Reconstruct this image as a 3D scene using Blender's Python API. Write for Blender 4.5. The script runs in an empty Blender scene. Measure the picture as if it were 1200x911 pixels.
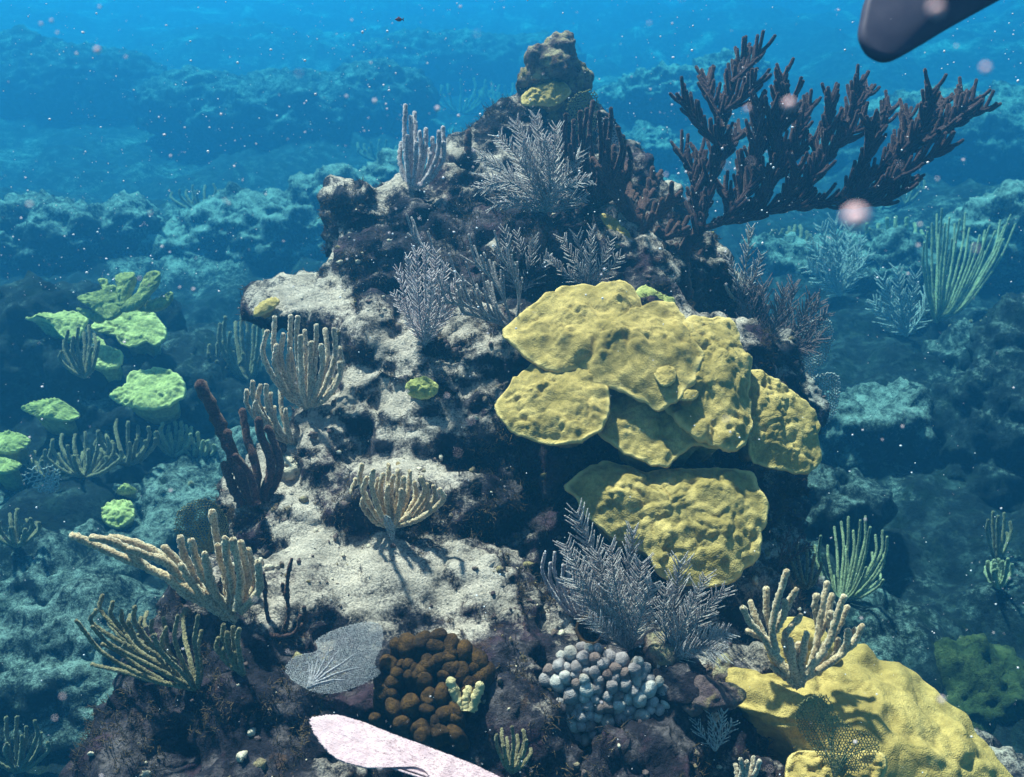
import bpy, math, random
import numpy as np
from mathutils import Vector
from mathutils.bvhtree import BVHTree

random.seed(7)
rng = np.random.default_rng(7)
scene = bpy.context.scene
C = scene.collection

# ------------------------------------------------------------------ camera
PITCH = math.radians(25.0)
CAM = np.array([0.0, 0.0, 2.6])
HALF = math.radians(28.0)
FPX = 600.0 / math.tan(HALF)
cam_data = bpy.data.cameras.new('camera')
cam_data.sensor_width = 36.0
cam_data.lens = 18.0 / math.tan(HALF)
cam_data.clip_start = 0.02
cam_data.clip_end = 200.0
cam = bpy.data.objects.new('camera', cam_data)
C.objects.link(cam)
cam.location = CAM
cam.rotation_euler = (math.radians(90) - PITCH, 0, 0)
scene.camera = cam
cam_data.dof.use_dof = True
cam_data.dof.focus_distance = 2.45
cam_data.dof.aperture_fstop = 6.5
cam_data.dof.aperture_blades = 0

# ------------------------------------------------------------------ sky and sun
SUN = np.array([-0.27, 0.35, 0.90]); SUN /= np.linalg.norm(SUN)
world = bpy.data.worlds.new('World')
scene.world = world
world.use_nodes = True
wn = world.node_tree
bg = wn.nodes['Background']
sky = wn.nodes.new('ShaderNodeTexSky')
sky.sky_type = 'NISHITA'
sky.sun_disc = False
sky.sun_elevation = math.asin(SUN[2])
sky.sun_rotation = math.atan2(SUN[0], SUN[1])
wn.links.new(sky.outputs[0], bg.inputs[0])
bg.inputs[1].default_value = 0.05
sun_data = bpy.data.lights.new('sun', 'SUN')
sun_data.energy = 5.0
sun_data.angle = math.radians(2.5)
sun_data.color = (1.0, 0.80, 0.71)
sun = bpy.data.objects.new('sun', sun_data)
C.objects.link(sun)
sun.rotation_euler = Vector(-SUN).to_track_quat('-Z', 'Y').to_euler()
sun.location = (0, 0, 20)

vs = scene.view_settings
scene.display_settings.display_device = 'sRGB'
vs.view_transform = 'Standard'
vs.look = 'None'
vs.gamma = 1.0
vs.use_curve_mapping = False
vs.exposure = 1.32
scene.render.engine = 'CYCLES'
scene.cycles.use_denoising = True
scene.cycles.volume_bounces = 1
scene.cycles.max_bounces = 6
scene.cycles.diffuse_bounces = 2
scene.cycles.transparent_max_bounces = 12
scene.cycles.sample_clamp_indirect = 6.0

# ------------------------------------------------------------------ helpers
FWD = np.array([0, math.cos(PITCH), -math.sin(PITCH)])
UPV = np.array([0, math.sin(PITCH), math.cos(PITCH)])
RGT = np.array([1.0, 0, 0])

def ray(px, py):
    return FWD + RGT * ((px - 600.0) / FPX) + UPV * ((455.5 - py) / FPX)

def W(px, py, d):
    return CAM + ray(px, py) * d

def unit(v):
    v = np.asarray(v, float)
    return v / np.maximum(np.linalg.norm(v, axis=-1, keepdims=True), 1e-9)

def _h(ix, iy, iz, seed):
    with np.errstate(over='ignore'):
        n = (ix.astype(np.int64) * 73856093) ^ (iy.astype(np.int64) * 19349663) ^ (iz.astype(np.int64) * 83492791) ^ np.int64(seed * 2654435761 % 2147483647)
        n = n.astype(np.uint32)
        n ^= n >> np.uint32(16); n *= np.uint32(0x7feb352d)
        n ^= n >> np.uint32(15); n *= np.uint32(0x846ca68b)
        n ^= n >> np.uint32(16)
    return n

def perlin(P, seed=0):
    P = np.asarray(P, float)
    i = np.floor(P).astype(np.int64); f = P - i
    u = f * f * f * (f * (f * 6 - 15) + 10)
    out = np.zeros(len(P))
    for dx in (0, 1):
        wx = u[:, 0] if dx else 1 - u[:, 0]
        for dy in (0, 1):
            wy = u[:, 1] if dy else 1 - u[:, 1]
            for dz in (0, 1):
                wz = u[:, 2] if dz else 1 - u[:, 2]
                h = _h(i[:, 0] + dx, i[:, 1] + dy, i[:, 2] + dz, seed)
                gx = (h & np.uint32(1023)).astype(float) / 511.5 - 1
                gy = ((h >> np.uint32(10)) & np.uint32(1023)).astype(float) / 511.5 - 1
                gz = ((h >> np.uint32(20)) & np.uint32(1023)).astype(float) / 511.5 - 1
                out += wx * wy * wz * (gx * (f[:, 0] - dx) + gy * (f[:, 1] - dy) + gz * (f[:, 2] - dz))
    return out

def fbm(P, octv=4, seed=0, gain=0.5, lac=2.05):
    P = np.asarray(P, float); a = 1.0; o = np.zeros(len(P))
    for k in range(octv):
        o += a * perlin(P, seed + k * 17); P = P * lac; a *= gain
    return o

def worley(P, seed=0, jit=0.9):
    P = np.asarray(P, float)
    i = np.floor(P).astype(np.int64)
    f1 = np.full(len(P), 9.0); f2 = np.full(len(P), 9.0)
    for dx in (-1, 0, 1):
        for dy in (-1, 0, 1):
            for dz in (-1, 0, 1):
                cx, cy, cz = i[:, 0] + dx, i[:, 1] + dy, i[:, 2] + dz
                h = _h(cx, cy, cz, seed)
                ox = (h & np.uint32(1023)).astype(float) / 1023 - .5
                oy = ((h >> np.uint32(10)) & np.uint32(1023)).astype(float) / 1023 - .5
                oz = ((h >> np.uint32(20)) & np.uint32(1023)).astype(float) / 1023 - .5
                d = np.sqrt((cx + .5 + ox * jit - P[:, 0]) ** 2 + (cy + .5 + oy * jit - P[:, 1]) ** 2 + (cz + .5 + oz * jit - P[:, 2]) ** 2)
                f2 = np.where(d < f1, f1, np.minimum(f2, d)); f1 = np.minimum(f1, d)
    return f1, f2

def sstep(a, b, x):
    t = np.clip((x - a) / (b - a), 0, 1)
    return t * t * (3 - 2 * t)

class MB:
    """collects vertices and faces (uniform quads / tris per call)"""
    def __init__(self):
        self.v = []; self.f = []; self.n = 0
    def add(self, v, f):
        v = np.asarray(v, float).reshape(-1, 3)
        f = np.asarray(f, np.int64)
        self.v.append(v); self.f.append(f + self.n); self.n += len(v)
        return self
    def mesh(self, name, origin=(0, 0, 0), smooth=True):
        v = np.concatenate(self.v) - np.asarray(origin, float)
        m = bpy.data.meshes.new(name)
        loops = np.concatenate([f.ravel() for f in self.f])
        tot = np.concatenate([np.full(len(f), f.shape[1]) for f in self.f])
        start = np.concatenate([[0], np.cumsum(tot)[:-1]])
        m.vertices.add(len(v)); m.vertices.foreach_set('co', v.ravel().astype(np.float32))
        m.loops.add(len(loops)); m.loops.foreach_set('vertex_index', loops.astype(np.int32))
        m.polygons.add(len(tot))
        m.polygons.foreach_set('loop_start', start.astype(np.int32))
        m.polygons.foreach_set('loop_total', tot.astype(np.int32))
        if smooth:
            m.polygons.foreach_set('use_smooth', np.ones(len(tot), bool))
        m.update(calc_edges=True)
        m.validate()
        return m

def obj(name, mesh, mat, parent=None, loc=(0, 0, 0)):
    o = bpy.data.objects.new(name, mesh)
    C.objects.link(o)
    if mat is not None:
        mesh.materials.clear(); mesh.materials.append(mat)
    o.location = loc
    if parent is not None:
        o.parent = parent
    return o

def tag(o, label=None, cat=None, group=None, kind=None):
    if label: o['label'] = label
    if cat: o['category'] = cat
    if group: o['group'] = group
    if kind: o['kind'] = kind
    return o

def thing(name, label, cat, loc, group=None):
    o = bpy.data.objects.new(name, None)
    o.empty_display_size = 0.05
    C.objects.link(o)
    o.location = loc
    tag(o, label, cat, group)
    return o

def tubes(mb, P, R, sides=6, cap=True, fuzz=0.0):
    """batch of tubes. P (n,k,3), R (n,k)"""
    P = np.asarray(P, float); R = np.asarray(R, float)
    if P.ndim == 2:
        P = P[None]; R = R[None]
    n, k, _ = P.shape
    if cap:
        t = unit(P[:, -1] - P[:, -2])
        r = R[:, -1]
        P = np.concatenate([P, (P[:, -1] + t * (r * .6)[:, None])[:, None], (P[:, -1] + t * (r * .95)[:, None])[:, None]], 1)
        R = np.concatenate([R, (r * .78)[:, None], (r * .2)[:, None]], 1)
        k += 2
    T = np.empty_like(P)
    T[:, 1:-1] = P[:, 2:] - P[:, :-2]; T[:, 0] = P[:, 1] - P[:, 0]; T[:, -1] = P[:, -1] - P[:, -2]
    T = unit(T)
    ref = np.where(np.abs(T[:, 0, 1:2]) < .8, np.array([[0, 1.0, 0]]), np.array([[1.0, 0, 0]]))
    N = np.empty_like(P)
    cur = unit(ref - T[:, 0] * np.sum(ref * T[:, 0], -1, keepdims=True))
    for j in range(k):
        cur = unit(cur - T[:, j] * np.sum(cur * T[:, j], -1, keepdims=True)); N[:, j] = cur
    B = np.cross(T, N)
    a = np.arange(sides) * 2 * math.pi / sides
    Rr = R[:, :, None] * (1 + fuzz * rng.uniform(-1, 1, (n, k, sides)))
    V = P[:, :, None] + Rr[..., None] * (N[:, :, None] * np.cos(a)[None, None, :, None] + B[:, :, None] * np.sin(a)[None, None, :, None])
    idx = np.arange(n * k * sides).reshape(n, k, sides)
    q = np.stack([idx[:, :-1], np.roll(idx, -1, 2)[:, :-1], np.roll(idx, -1, 2)[:, 1:], idx[:, 1:]], -1).reshape(-1, 4)
    mb.add(V.reshape(-1, 3), q)
    return mb

def resample(pts, k):
    """Catmull-Rom through pts, k samples evenly by arc length"""
    pts = np.asarray(pts, float)
    if len(pts) == 2:
        s = np.linspace(0, 1, k)[:, None]
        return pts[0] * (1 - s) + pts[1] * s
    p = np.concatenate([[2 * pts[0] - pts[1]], pts, [2 * pts[-1] - pts[-2]]])
    out = []
    for i in range(1, len(p) - 2):
        t = np.linspace(0, 1, 12, endpoint=(i == len(p) - 3))[:, None]
        a, b, c, d = p[i - 1], p[i], p[i + 1], p[i + 2]
        out.append(.5 * (2 * b + (c - a) * t + (2 * a - 5 * b + 4 * c - d) * t ** 2 + (3 * b - a - 3 * c + d) * t ** 3))
    o = np.concatenate(out)
    s = np.concatenate([[0], np.cumsum(np.linalg.norm(np.diff(o, axis=0), axis=1))])
    u = np.linspace(0, s[-1], k)
    return np.stack([np.interp(u, s, o[:, j]) for j in range(3)], 1)

# ------------------------------------------------------------------ materials
def mat_new(name):
    m = bpy.data.materials.new(name); m.use_nodes = True
    nt = m.node_tree; b = nt.nodes['Principled BSDF']
    b.inputs['Roughness'].default_value = .85
    b.inputs['Specular IOR Level'].default_value = .12
    return m, nt, b

def nd(nt, t, **kw):
    n = nt.nodes.new(t)
    for k, v in kw.items(): setattr(n, k, v)
    return n

def noise(nt, co, scale, detail=4, rough=.55):
    n = nd(nt, 'ShaderNodeTexNoise')
    n.inputs['Scale'].default_value = scale; n.inputs['Detail'].default_value = detail; n.inputs['Roughness'].default_value = rough
    nt.links.new(co, n.inputs['Vector'])
    return n.outputs['Fac']

def ramp(nt, fac, stops):
    r = nd(nt, 'ShaderNodeValToRGB')
    e = r.color_ramp.elements
    while len(e) < len(stops): e.new(.5)
    for el, (p, c) in zip(e, stops):
        el.position = p; el.color = (*c, 1)
    nt.links.new(fac, r.inputs[0])
    return r.outputs[0]

def mix(nt, fac, a, b, bt='MIX'):
    m = nd(nt, 'ShaderNodeMix', data_type='RGBA', blend_type=bt)
    if isinstance(fac, (int, float)): m.inputs[0].default_value = fac
    else: nt.links.new(fac, m.inputs[0])
    for s, v in ((6, a), (7, b)):
        if isinstance(v, tuple): m.inputs[s].default_value = (*v, 1)
        else: nt.links.new(v, m.inputs[s])
    return m.outputs[2]

def bump(nt, b, h, strength, dist):
    n = nd(nt, 'ShaderNodeBump'); n.inputs['Strength'].default_value = strength; n.inputs['Distance'].default_value = dist
    nt.links.new(h, n.inputs['Height']); nt.links.new(n.outputs[0], b.inputs['Normal'])

def rock_material(name, dark, mid, pale, sand, crust, crust2=(.30, .12, .05)):
    m, nt, b = mat_new(name)
    co = nd(nt, 'ShaderNodeNewGeometry').outputs['Position']
    n1 = noise(nt, co, 9, 9, .7); n2 = noise(nt, co, 42, 7, .7); n3 = noise(nt, co, 6, 6, .65); n4 = noise(nt, co, 190, 4, .65); n6 = noise(nt, co, 15, 5, .7)
    base = ramp(nt, n1, [(.34, dark), (.50, mid), (.64, pale)])
    base = mix(nt, ramp(nt, n3, [(.54, (0, 0, 0)), (.62, (.8, .8, .8))]), base, crust)
    base = mix(nt, ramp(nt, n6, [(.60, (0, 0, 0)), (.68, (.7, .7, .7))]), base, crust2)
    base = mix(nt, ramp(nt, n2, [(.36, (.85, .85, .85)), (.52, (0, 0, 0))]), base, tuple(x * .45 for x in dark))
    at = nd(nt, 'ShaderNodeAttribute', attribute_name='sand').outputs['Fac']
    def madd(x, k, c):
        q = nd(nt, 'ShaderNodeMath', operation='MULTIPLY_ADD'); nt.links.new(x, q.inputs[0]); q.inputs[1].default_value = k
        if isinstance(c, float): q.inputs[2].default_value = c
        else: nt.links.new(c, q.inputs[2])
        return q.outputs[0]
    f = madd(n2, 2.3, madd(n4, 1.3, madd(n1, 1.2, -2.4)))
    add = nd(nt, 'ShaderNodeMath', operation='ADD'); nt.links.new(at, add.inputs[0]); nt.links.new(f, add.inputs[1])
    mk = ramp(nt, add.outputs[0], [(.14, (0, 0, 0)), (.48, (.40, .40, .40)), (.88, (1, 1, 1))])
    sandc = ramp(nt, n1, [(.32, tuple(x * .38 for x in sand)), (.44, tuple(x * .72 for x in sand)), (.56, sand)])
    sandc = mix(nt, ramp(nt, n4, [(.36, (.7, .7, .7)), (.55, (0, 0, 0))]), sandc, tuple(x * .4 for x in sand))
    col = mix(nt, mk, base, sandc)
    nt.links.new(col, b.inputs['Base Color'])
    bump(nt, b, madd(n4, .45, n2), 1.0, .022)
    return m

def coral_material(name, a, bcol, pit, scale=1.0, polyp=260, rim=None, scar=True):
    """massive coral: colour by patch, fine polyp dimples, pale growing margin, dead scars"""
    m, nt, b = mat_new(name)
    co = nd(nt, 'ShaderNodeNewGeometry').outputs['Position']
    n1 = noise(nt, co, 7 * scale, 5, .6); n2 = noise(nt, co, 70 * scale, 5, .65); n5 = noise(nt, co, 21 * scale, 4, .6)
    col = ramp(nt, n1, [(.35, bcol), (.6, a)])
    col = mix(nt, ramp(nt, n5, [(.36, (.65, .65, .65)), (.56, (0, 0, 0))]), col, pit)
    col = mix(nt, ramp(nt, n2, [(.32, (.65, .65, .65)), (.56, (0, 0, 0))]), col, pit)
    v = nd(nt, 'ShaderNodeTexVoronoi'); v.inputs['Scale'].default_value = polyp; nt.links.new(co, v.inputs['Vector'])
    col = mix(nt, ramp(nt, v.outputs['Distance'], [(.15, (.5, .5, .5)), (.45, (0, 0, 0))]), col, pit)
    if scar:
        n7 = noise(nt, co, 12 * scale, 6, .7)
        col = mix(nt, ramp(nt, n7, [(.69, (0, 0, 0)), (.73, (.8, .8, .8))]), col, (.42, .34, .30))
    at = nd(nt, 'ShaderNodeAttribute', attribute_name='rim').outputs['Fac']
    mu = nd(nt, 'ShaderNodeMath', operation='MULTIPLY'); nt.links.new(at, mu.inputs[0]); mu.inputs[1].default_value = .65
    col = mix(nt, mu.outputs[0], col, rim or tuple(min(.92, x * 1.3 + .03) for x in a))
    nt.links.new(col, b.inputs['Base Color'])
    h = nd(nt, 'ShaderNodeMath', operation='MULTIPLY_ADD'); nt.links.new(v.outputs['Distance'], h.inputs[0]); h.inputs[1].default_value = .5; nt.links.new(n2, h.inputs[2])
    bump(nt, b, h.outputs[0], .65, .005)
    return m

def rod_material(name, a, bcol, sheen=(1, 1, 1), sw=.4, scale=220, sss=0.0):
    """gorgonian: fuzzy polyp coat"""
    m, nt, b = mat_new(name)
    co = nd(nt, 'ShaderNodeNewGeometry').outputs['Position']
    n1 = noise(nt, co, 18, 4, .6); n2 = noise(nt, co, scale, 2, .6)
    col = ramp(nt, n1, [(.35, bcol), (.62, a)])
    col = mix(nt, ramp(nt, n2, [(.42, (.7, .7, .7)), (.56, (0, 0, 0))]), col, tuple(x * .35 for x in bcol))
    nt.links.new(col, b.inputs['Base Color'])
    b.inputs['Sheen Weight'].default_value = sw
    b.inputs['Sheen Roughness'].default_value = .4
    b.inputs['Sheen Tint'].default_value = (*sheen, 1)
    b.inputs['Roughness'].default_value = .9
    if sss:
        b.inputs['Subsurface Weight'].default_value = sss; b.inputs['Subsurface Radius'].default_value = (.007, .006, .006); b.inputs['Subsurface Scale'].default_value = 1.0
    bump(nt, b, n2, .8, .006)
    return m

M = {}
M['rock'] = rock_material('reef_rock', (.008, .007, .012), (.034, .027, .038), (.19, .148, .152), (.80, .62, .51), (.085, .042, .06), (.16, .08, .045))
M['seabed'] = rock_material('seabed_rock', (.004, .007, .010), (.012, .020, .024), (.055, .085, .080), (.34, .42, .37), (.010, .022, .016), (.035, .05, .025))
M['knob'] = rock_material('knob_rock', (.09, .055, .065), (.26, .17, .16), (.52, .40, .20), (.66, .53, .30), (.42, .30, .11))
M['star'] = coral_material('mustard_star_coral', (.60, .41, .145), (.34, .235, .070), (.18, .125, .034), 1.0, 300)
M['dome'] = coral_material('mustard_dome_coral', (.62, .41, .135), (.42, .28, .085), (.26, .17, .048), 1.0, 320)
M['table'] = coral_material('lime_table_coral', (.66, .58, .21), (.40, .38, .12), (.15, .16, .05), 1.4, 70, scar=False)
M['table_dull'] = coral_material('olive_table_coral', (.50, .46, .15), (.32, .32, .10), (.12, .13, .04), 1.0, 120, scar=False)
M['pale_coral'] = coral_material('pale_coral', (.78, .62, .46), (.62, .50, .38), (.34, .26, .20), scar=False)
M['finger'] = coral_material('grey_finger_coral', (.52, .43, .41), (.32, .25, .25), (.16, .115, .11), 1.0, 420, scar=False)
M['sponge_brown'] = coral_material('ochre_sponge', (.125, .060, .016), (.035, .018, .008), (.012, .007, .004), 3.0, 420, scar=False)
M['sponge_dark'] = coral_material('dark_sponge', (.05, .03, .02), (.025, .015, .012), (.012, .008, .006), 2.0, 340, scar=False)
M['rod_cream'] = rod_material('cream_gorgonian', (.80, .58, .36), (.50, .34, .20), (1, .95, .8), .6, sss=.85)
M['rod_tan'] = rod_material('tan_gorgonian', (.80, .60, .42), (.48, .35, .24), (1, .95, .85), .6, sss=.85)
M['rod_olive'] = rod_material('olive_gorgonian', (.34, .27, .14), (.18, .14, .075), (.9, .9, .7), .4)
M['rod_grey'] = rod_material('grey_gorgonian', (.66, .52, .50), (.40, .31, .32), (1, .95, 1), .6, sss=.85)
M['rod_dark'] = rod_material('dark_brown_gorgonian', (.085, .042, .042), (.035, .017, .022), (1, .62, .5), .4)
M['rod_finger'] = rod_material('brown_finger_gorgonian', (.15, .072, .06), (.075, .036, .034), (1, .7, .5), .2)
M['plume_grey'] = rod_material('silver_sea_plume', (.48, .41, .38), (.30, .255, .25), (1, .97, .95), .12, sss=.85)
M['plume_brown'] = rod_material('brown_sea_plume', (.30, .19, .18), (.17, .11, .115), (1, .9, .9), .4)
M['plume_blue'] = rod_material('pale_sea_plume', (.60, .58, .52), (.40, .40, .38), (.9, 1, 1), .5, sss=.85)
M['green_rod'] = rod_material('green_gorgonian', (.60, .55, .28), (.26, .25, .15), (.9, 1, .7), .5)
M['fan_grey'] = rod_material('grey_sea_fan', (.56, .47, .47), (.38, .33, .35), (.9, 1, 1), .5, sss=.85)
M['fan_pink'] = coral_material('pink_sea_fan', (.68, .47, .48), (.60, .40, .43), (.42, .27, .30), 2.0, 300, scar=False)
M['fan_olive'] = rod_material('olive_sea_fan', (.38, .31, .13), (.24, .20, .09), (.9, .9, .6), .3)
M['fan_blue'] = rod_material('pale_blue_sea_fan', (.66, .62, .56), (.48, .46, .43), (.8, 1, 1), .4, sss=.85)
M['algae'] = rod_material('algal_turf', (.20, .12, .05), (.07, .045, .035), (1, .9, .7), .1)
M['moss'] = rock_material('mossy_rock', (.02, .03, .012), (.06, .08, .028), (.12, .14, .05), (.3, .32, .2), (.04, .06, .02), (.08, .09, .03))
M['finger_brown'] = coral_material('brown_finger_coral', (.30, .205, .18), (.20, .13, .115), (.10, .06, .055), 1.0, 420, scar=False)
M['finger_pale'] = coral_material('pale_finger_coral', (.66, .58, .53), (.46, .39, .36), (.25, .18, .14), 1.0, 420, scar=False)
M['pale_yellow'] = coral_material('pale_yellow_coral', (.80, .62, .32), (.62, .48, .25), (.40, .30, .15), 2.0, 420, scar=False)

# ------------------------------------------------------------------ large structure: the seabed
def seabed_height(x, y):
    P = np.stack([x, y, np.zeros_like(x)], -1)
    z = np.interp(y, [-8, 1.5, 3, 5, 7, 10, 14, 20, 30, 45, 62, 80], [-.25, .02, .08, .38, .12, .05, .05, .22, .60, 1.15, 1.75, 2.1])
    # right-hand gully is deeper
    z = z - .22 * sstep(.8, 2.0, x) * sstep(1.5, 3.5, y) * (1 - sstep(4.5, 6.5, y))
    z = z + .17 * np.exp(-((x + 2.3) ** 2 / .9 + (y - 4.6) ** 2 / .8))
    z = z + .30 * fbm(P * .55, 3, 3) + (.75 * fbm(P * .23 + 3.3, 2, 8) + .05 * (np.minimum(np.abs(x), 16) - 3)) * sstep(5.5, 8.5, y)
    w1, w2 = worley(P * np.array([1.1, 1.1, 1]) + .35 * np.stack([fbm(P * 2, 2, 9), fbm(P * 2, 2, 12), 0 * x], -1), 5)
    z = z + .24 * np.maximum(0, .55 - w1) / .55
    f1, _ = worley(P * 3.7, 21)
    z = z + .10 * np.maximum(0, .6 - f1)
    z = z + .10 * fbm(P * 3.3, 5, 31, .55)
    return np.where(z > 2.0, 2.0 + .5 * np.tanh((z - 2.0) / .5), z)

def grid_axis(lo, hi, c0, c1, fine, coarse):
    a = [c0]
    while a[-1] < c1: a.append(a[-1] + fine)
    s = fine
    while a[-1] < hi: s = min(s * 1.05, coarse); a.append(a[-1] + s)
    b = [c0]; s = fine
    while b[-1] > lo: s = min(s * 1.05, coarse); b.append(b[-1] - s)
    return np.array(b[:0:-1] + a)

gx = grid_axis(-45, 45, -3.6, 3.6, .022, .30)
gy = grid_axis(-6, 78, 1.6, 6.2, .022, .30)
X, Y = np.meshgrid(gx, gy, indexing='xy')
xs, ys = X.ravel(), Y.ravel()
zs = seabed_height(xs, ys)
V = np.stack([xs, ys, zs], -1)
nx, ny = len(gx), len(gy)
ii = np.arange(nx * ny).reshape(ny, nx)
F = np.stack([ii[:-1, :-1], ii[:-1, 1:], ii[1:, 1:], ii[1:, :-1]], -1).reshape(-1, 4)
# sideways push gives small overhangs to the rocks
V[:, 0] += .05 * fbm(V * 3.1, 3, 51); V[:, 1] += .05 * fbm(V * 3.1, 3, 61)

def set_attr(mesh, name, vals):
    a = mesh.attributes.new(name, 'FLOAT', 'POINT')
    a.data.foreach_set('value', np.asarray(vals, np.float32))

sm = MB().add(V, F).mesh('seabed')
nrm = np.empty(len(V) * 3, np.float32); sm.vertex_normals.foreach_get('vector', nrm); nrm = nrm.reshape(-1, 3)
sandv = sstep(.80, .97, nrm[:, 2]) * .35 + 1.1 * fbm(V * np.array([.9, .9, 2.0]), 5, 71, .6) + .35 * fbm(V * 4, 3, 77) - .40 - .0 * sstep(6, 9, V[:, 1])
set_attr(sm, 'sand', sandv)
seabed = tag(obj('seabed', sm, M['seabed']), kind='structure')

# ------------------------------------------------------------------ rock bodies from merged boulders
from mathutils import Matrix
import bmesh
_ico = {}
def ico(sub=3):
    if sub not in _ico:
        bm = bmesh.new(); bmesh.ops.create_icosphere(bm, subdivisions=sub, radius=1)
        v = np.array([q.co for q in bm.verts]); f = np.array([[q.index for q in p.verts] for p in bm.faces])
        bm.free(); _ico[sub] = (v, f)
    return _ico[sub]

def normals_of(mesh):
    n = np.empty(len(mesh.vertices) * 3, np.float32); mesh.vertex_normals.foreach_get('vector', n); return n.reshape(-1, 3).astype(float)
def coords_of(mesh):
    n = np.empty(len(mesh.vertices) * 3, np.float32); mesh.vertices.foreach_get('co', n); return n.reshape(-1, 3).astype(float)
def set_coords(mesh, v):
    mesh.vertices.foreach_set('co', v.astype(np.float32).ravel()); mesh.update()

def rock_from_blobs(name, blobs, voxel, zcut=None, amp=1.0, seed=0, fine=1.0, layer=.05, calm=()):
    v0, f0 = ico(3)
    mb = MB()
    for c, r in blobs:
        mb.add(v0 * np.asarray(r) + np.asarray(c), f0)
    me = mb.mesh('tmp')
    o = bpy.data.objects.new('tmp', me); C.objects.link(o)
    md = o.modifiers.new('r', 'REMESH'); md.mode = 'VOXEL'; md.voxel_size = voxel
    dg = bpy.context.evaluated_depsgraph_get()
    m2 = bpy.data.meshes.new_from_object(o.evaluated_get(dg))
    bpy.data.objects.remove(o); bpy.data.meshes.remove(me)
    if zcut is not None:
        bm = bmesh.new(); bm.from_mesh(m2)
        bmesh.ops.delete(bm, geom=[q for q in bm.verts if q.co.z < zcut], context='VERTS')
        bm.to_mesh(m2); bm.free()
    v = coords_of(m2); n = normals_of(m2)
    d = amp * (.11 * fbm(v * 3.0, 3, seed + 1) + layer * fbm(v * np.array([4, 4, 11]), 3, seed + 5))
    w1, _ = worley(v * 6.5 + .5 * np.stack([perlin(v * 5, 3), perlin(v * 5, 4), perlin(v * 5, 5)], -1), seed + 8)
    d += amp * .05 * (.45 - w1) + amp * .05 * (.3 - np.abs(fbm(v * 7, 3, seed + 40)))
    for px_, py_, rad_ in calm:
        u_ = unit(ray(px_, py_)); q_ = v - CAM; perp = np.linalg.norm(q_ - np.outer(q_ @ u_, u_), axis=1)
        d = d * (1 - .6 * np.exp(-(perp / rad_) ** 2))
    v = v + n * d[:, None]; set_coords(m2, v)
    n = normals_of(m2)
    w2, _ = worley(v * 17, seed + 11)
    keep = np.ones(len(v))
    for px_, py_, rad_ in calm:
        u_ = unit(ray(px_, py_)); q_ = v - CAM; perp = np.linalg.norm(q_ - np.outer(q_ @ u_, u_), axis=1)
        keep *= 1 - .45 * np.exp(-(perp / rad_) ** 2)
    d = keep * fine * (.022 * (.45 - w2) + .030 * fbm(v * 14, 3, seed + 13, .6))
    v = v + n * d[:, None]; set_coords(m2, v)
    n = normals_of(m2)
    w3, _ = worley(v * 42, seed + 19)
    v = v + n * (fine * (.006 * (.45 - w3) + .007 * fbm(v * 40, 2, seed + 23)))[:, None]
    set_coords(m2, v)
    m2.polygons.foreach_set('use_smooth', np.ones(len(m2.polygons), bool))
    m2.name = name
    return m2

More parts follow.
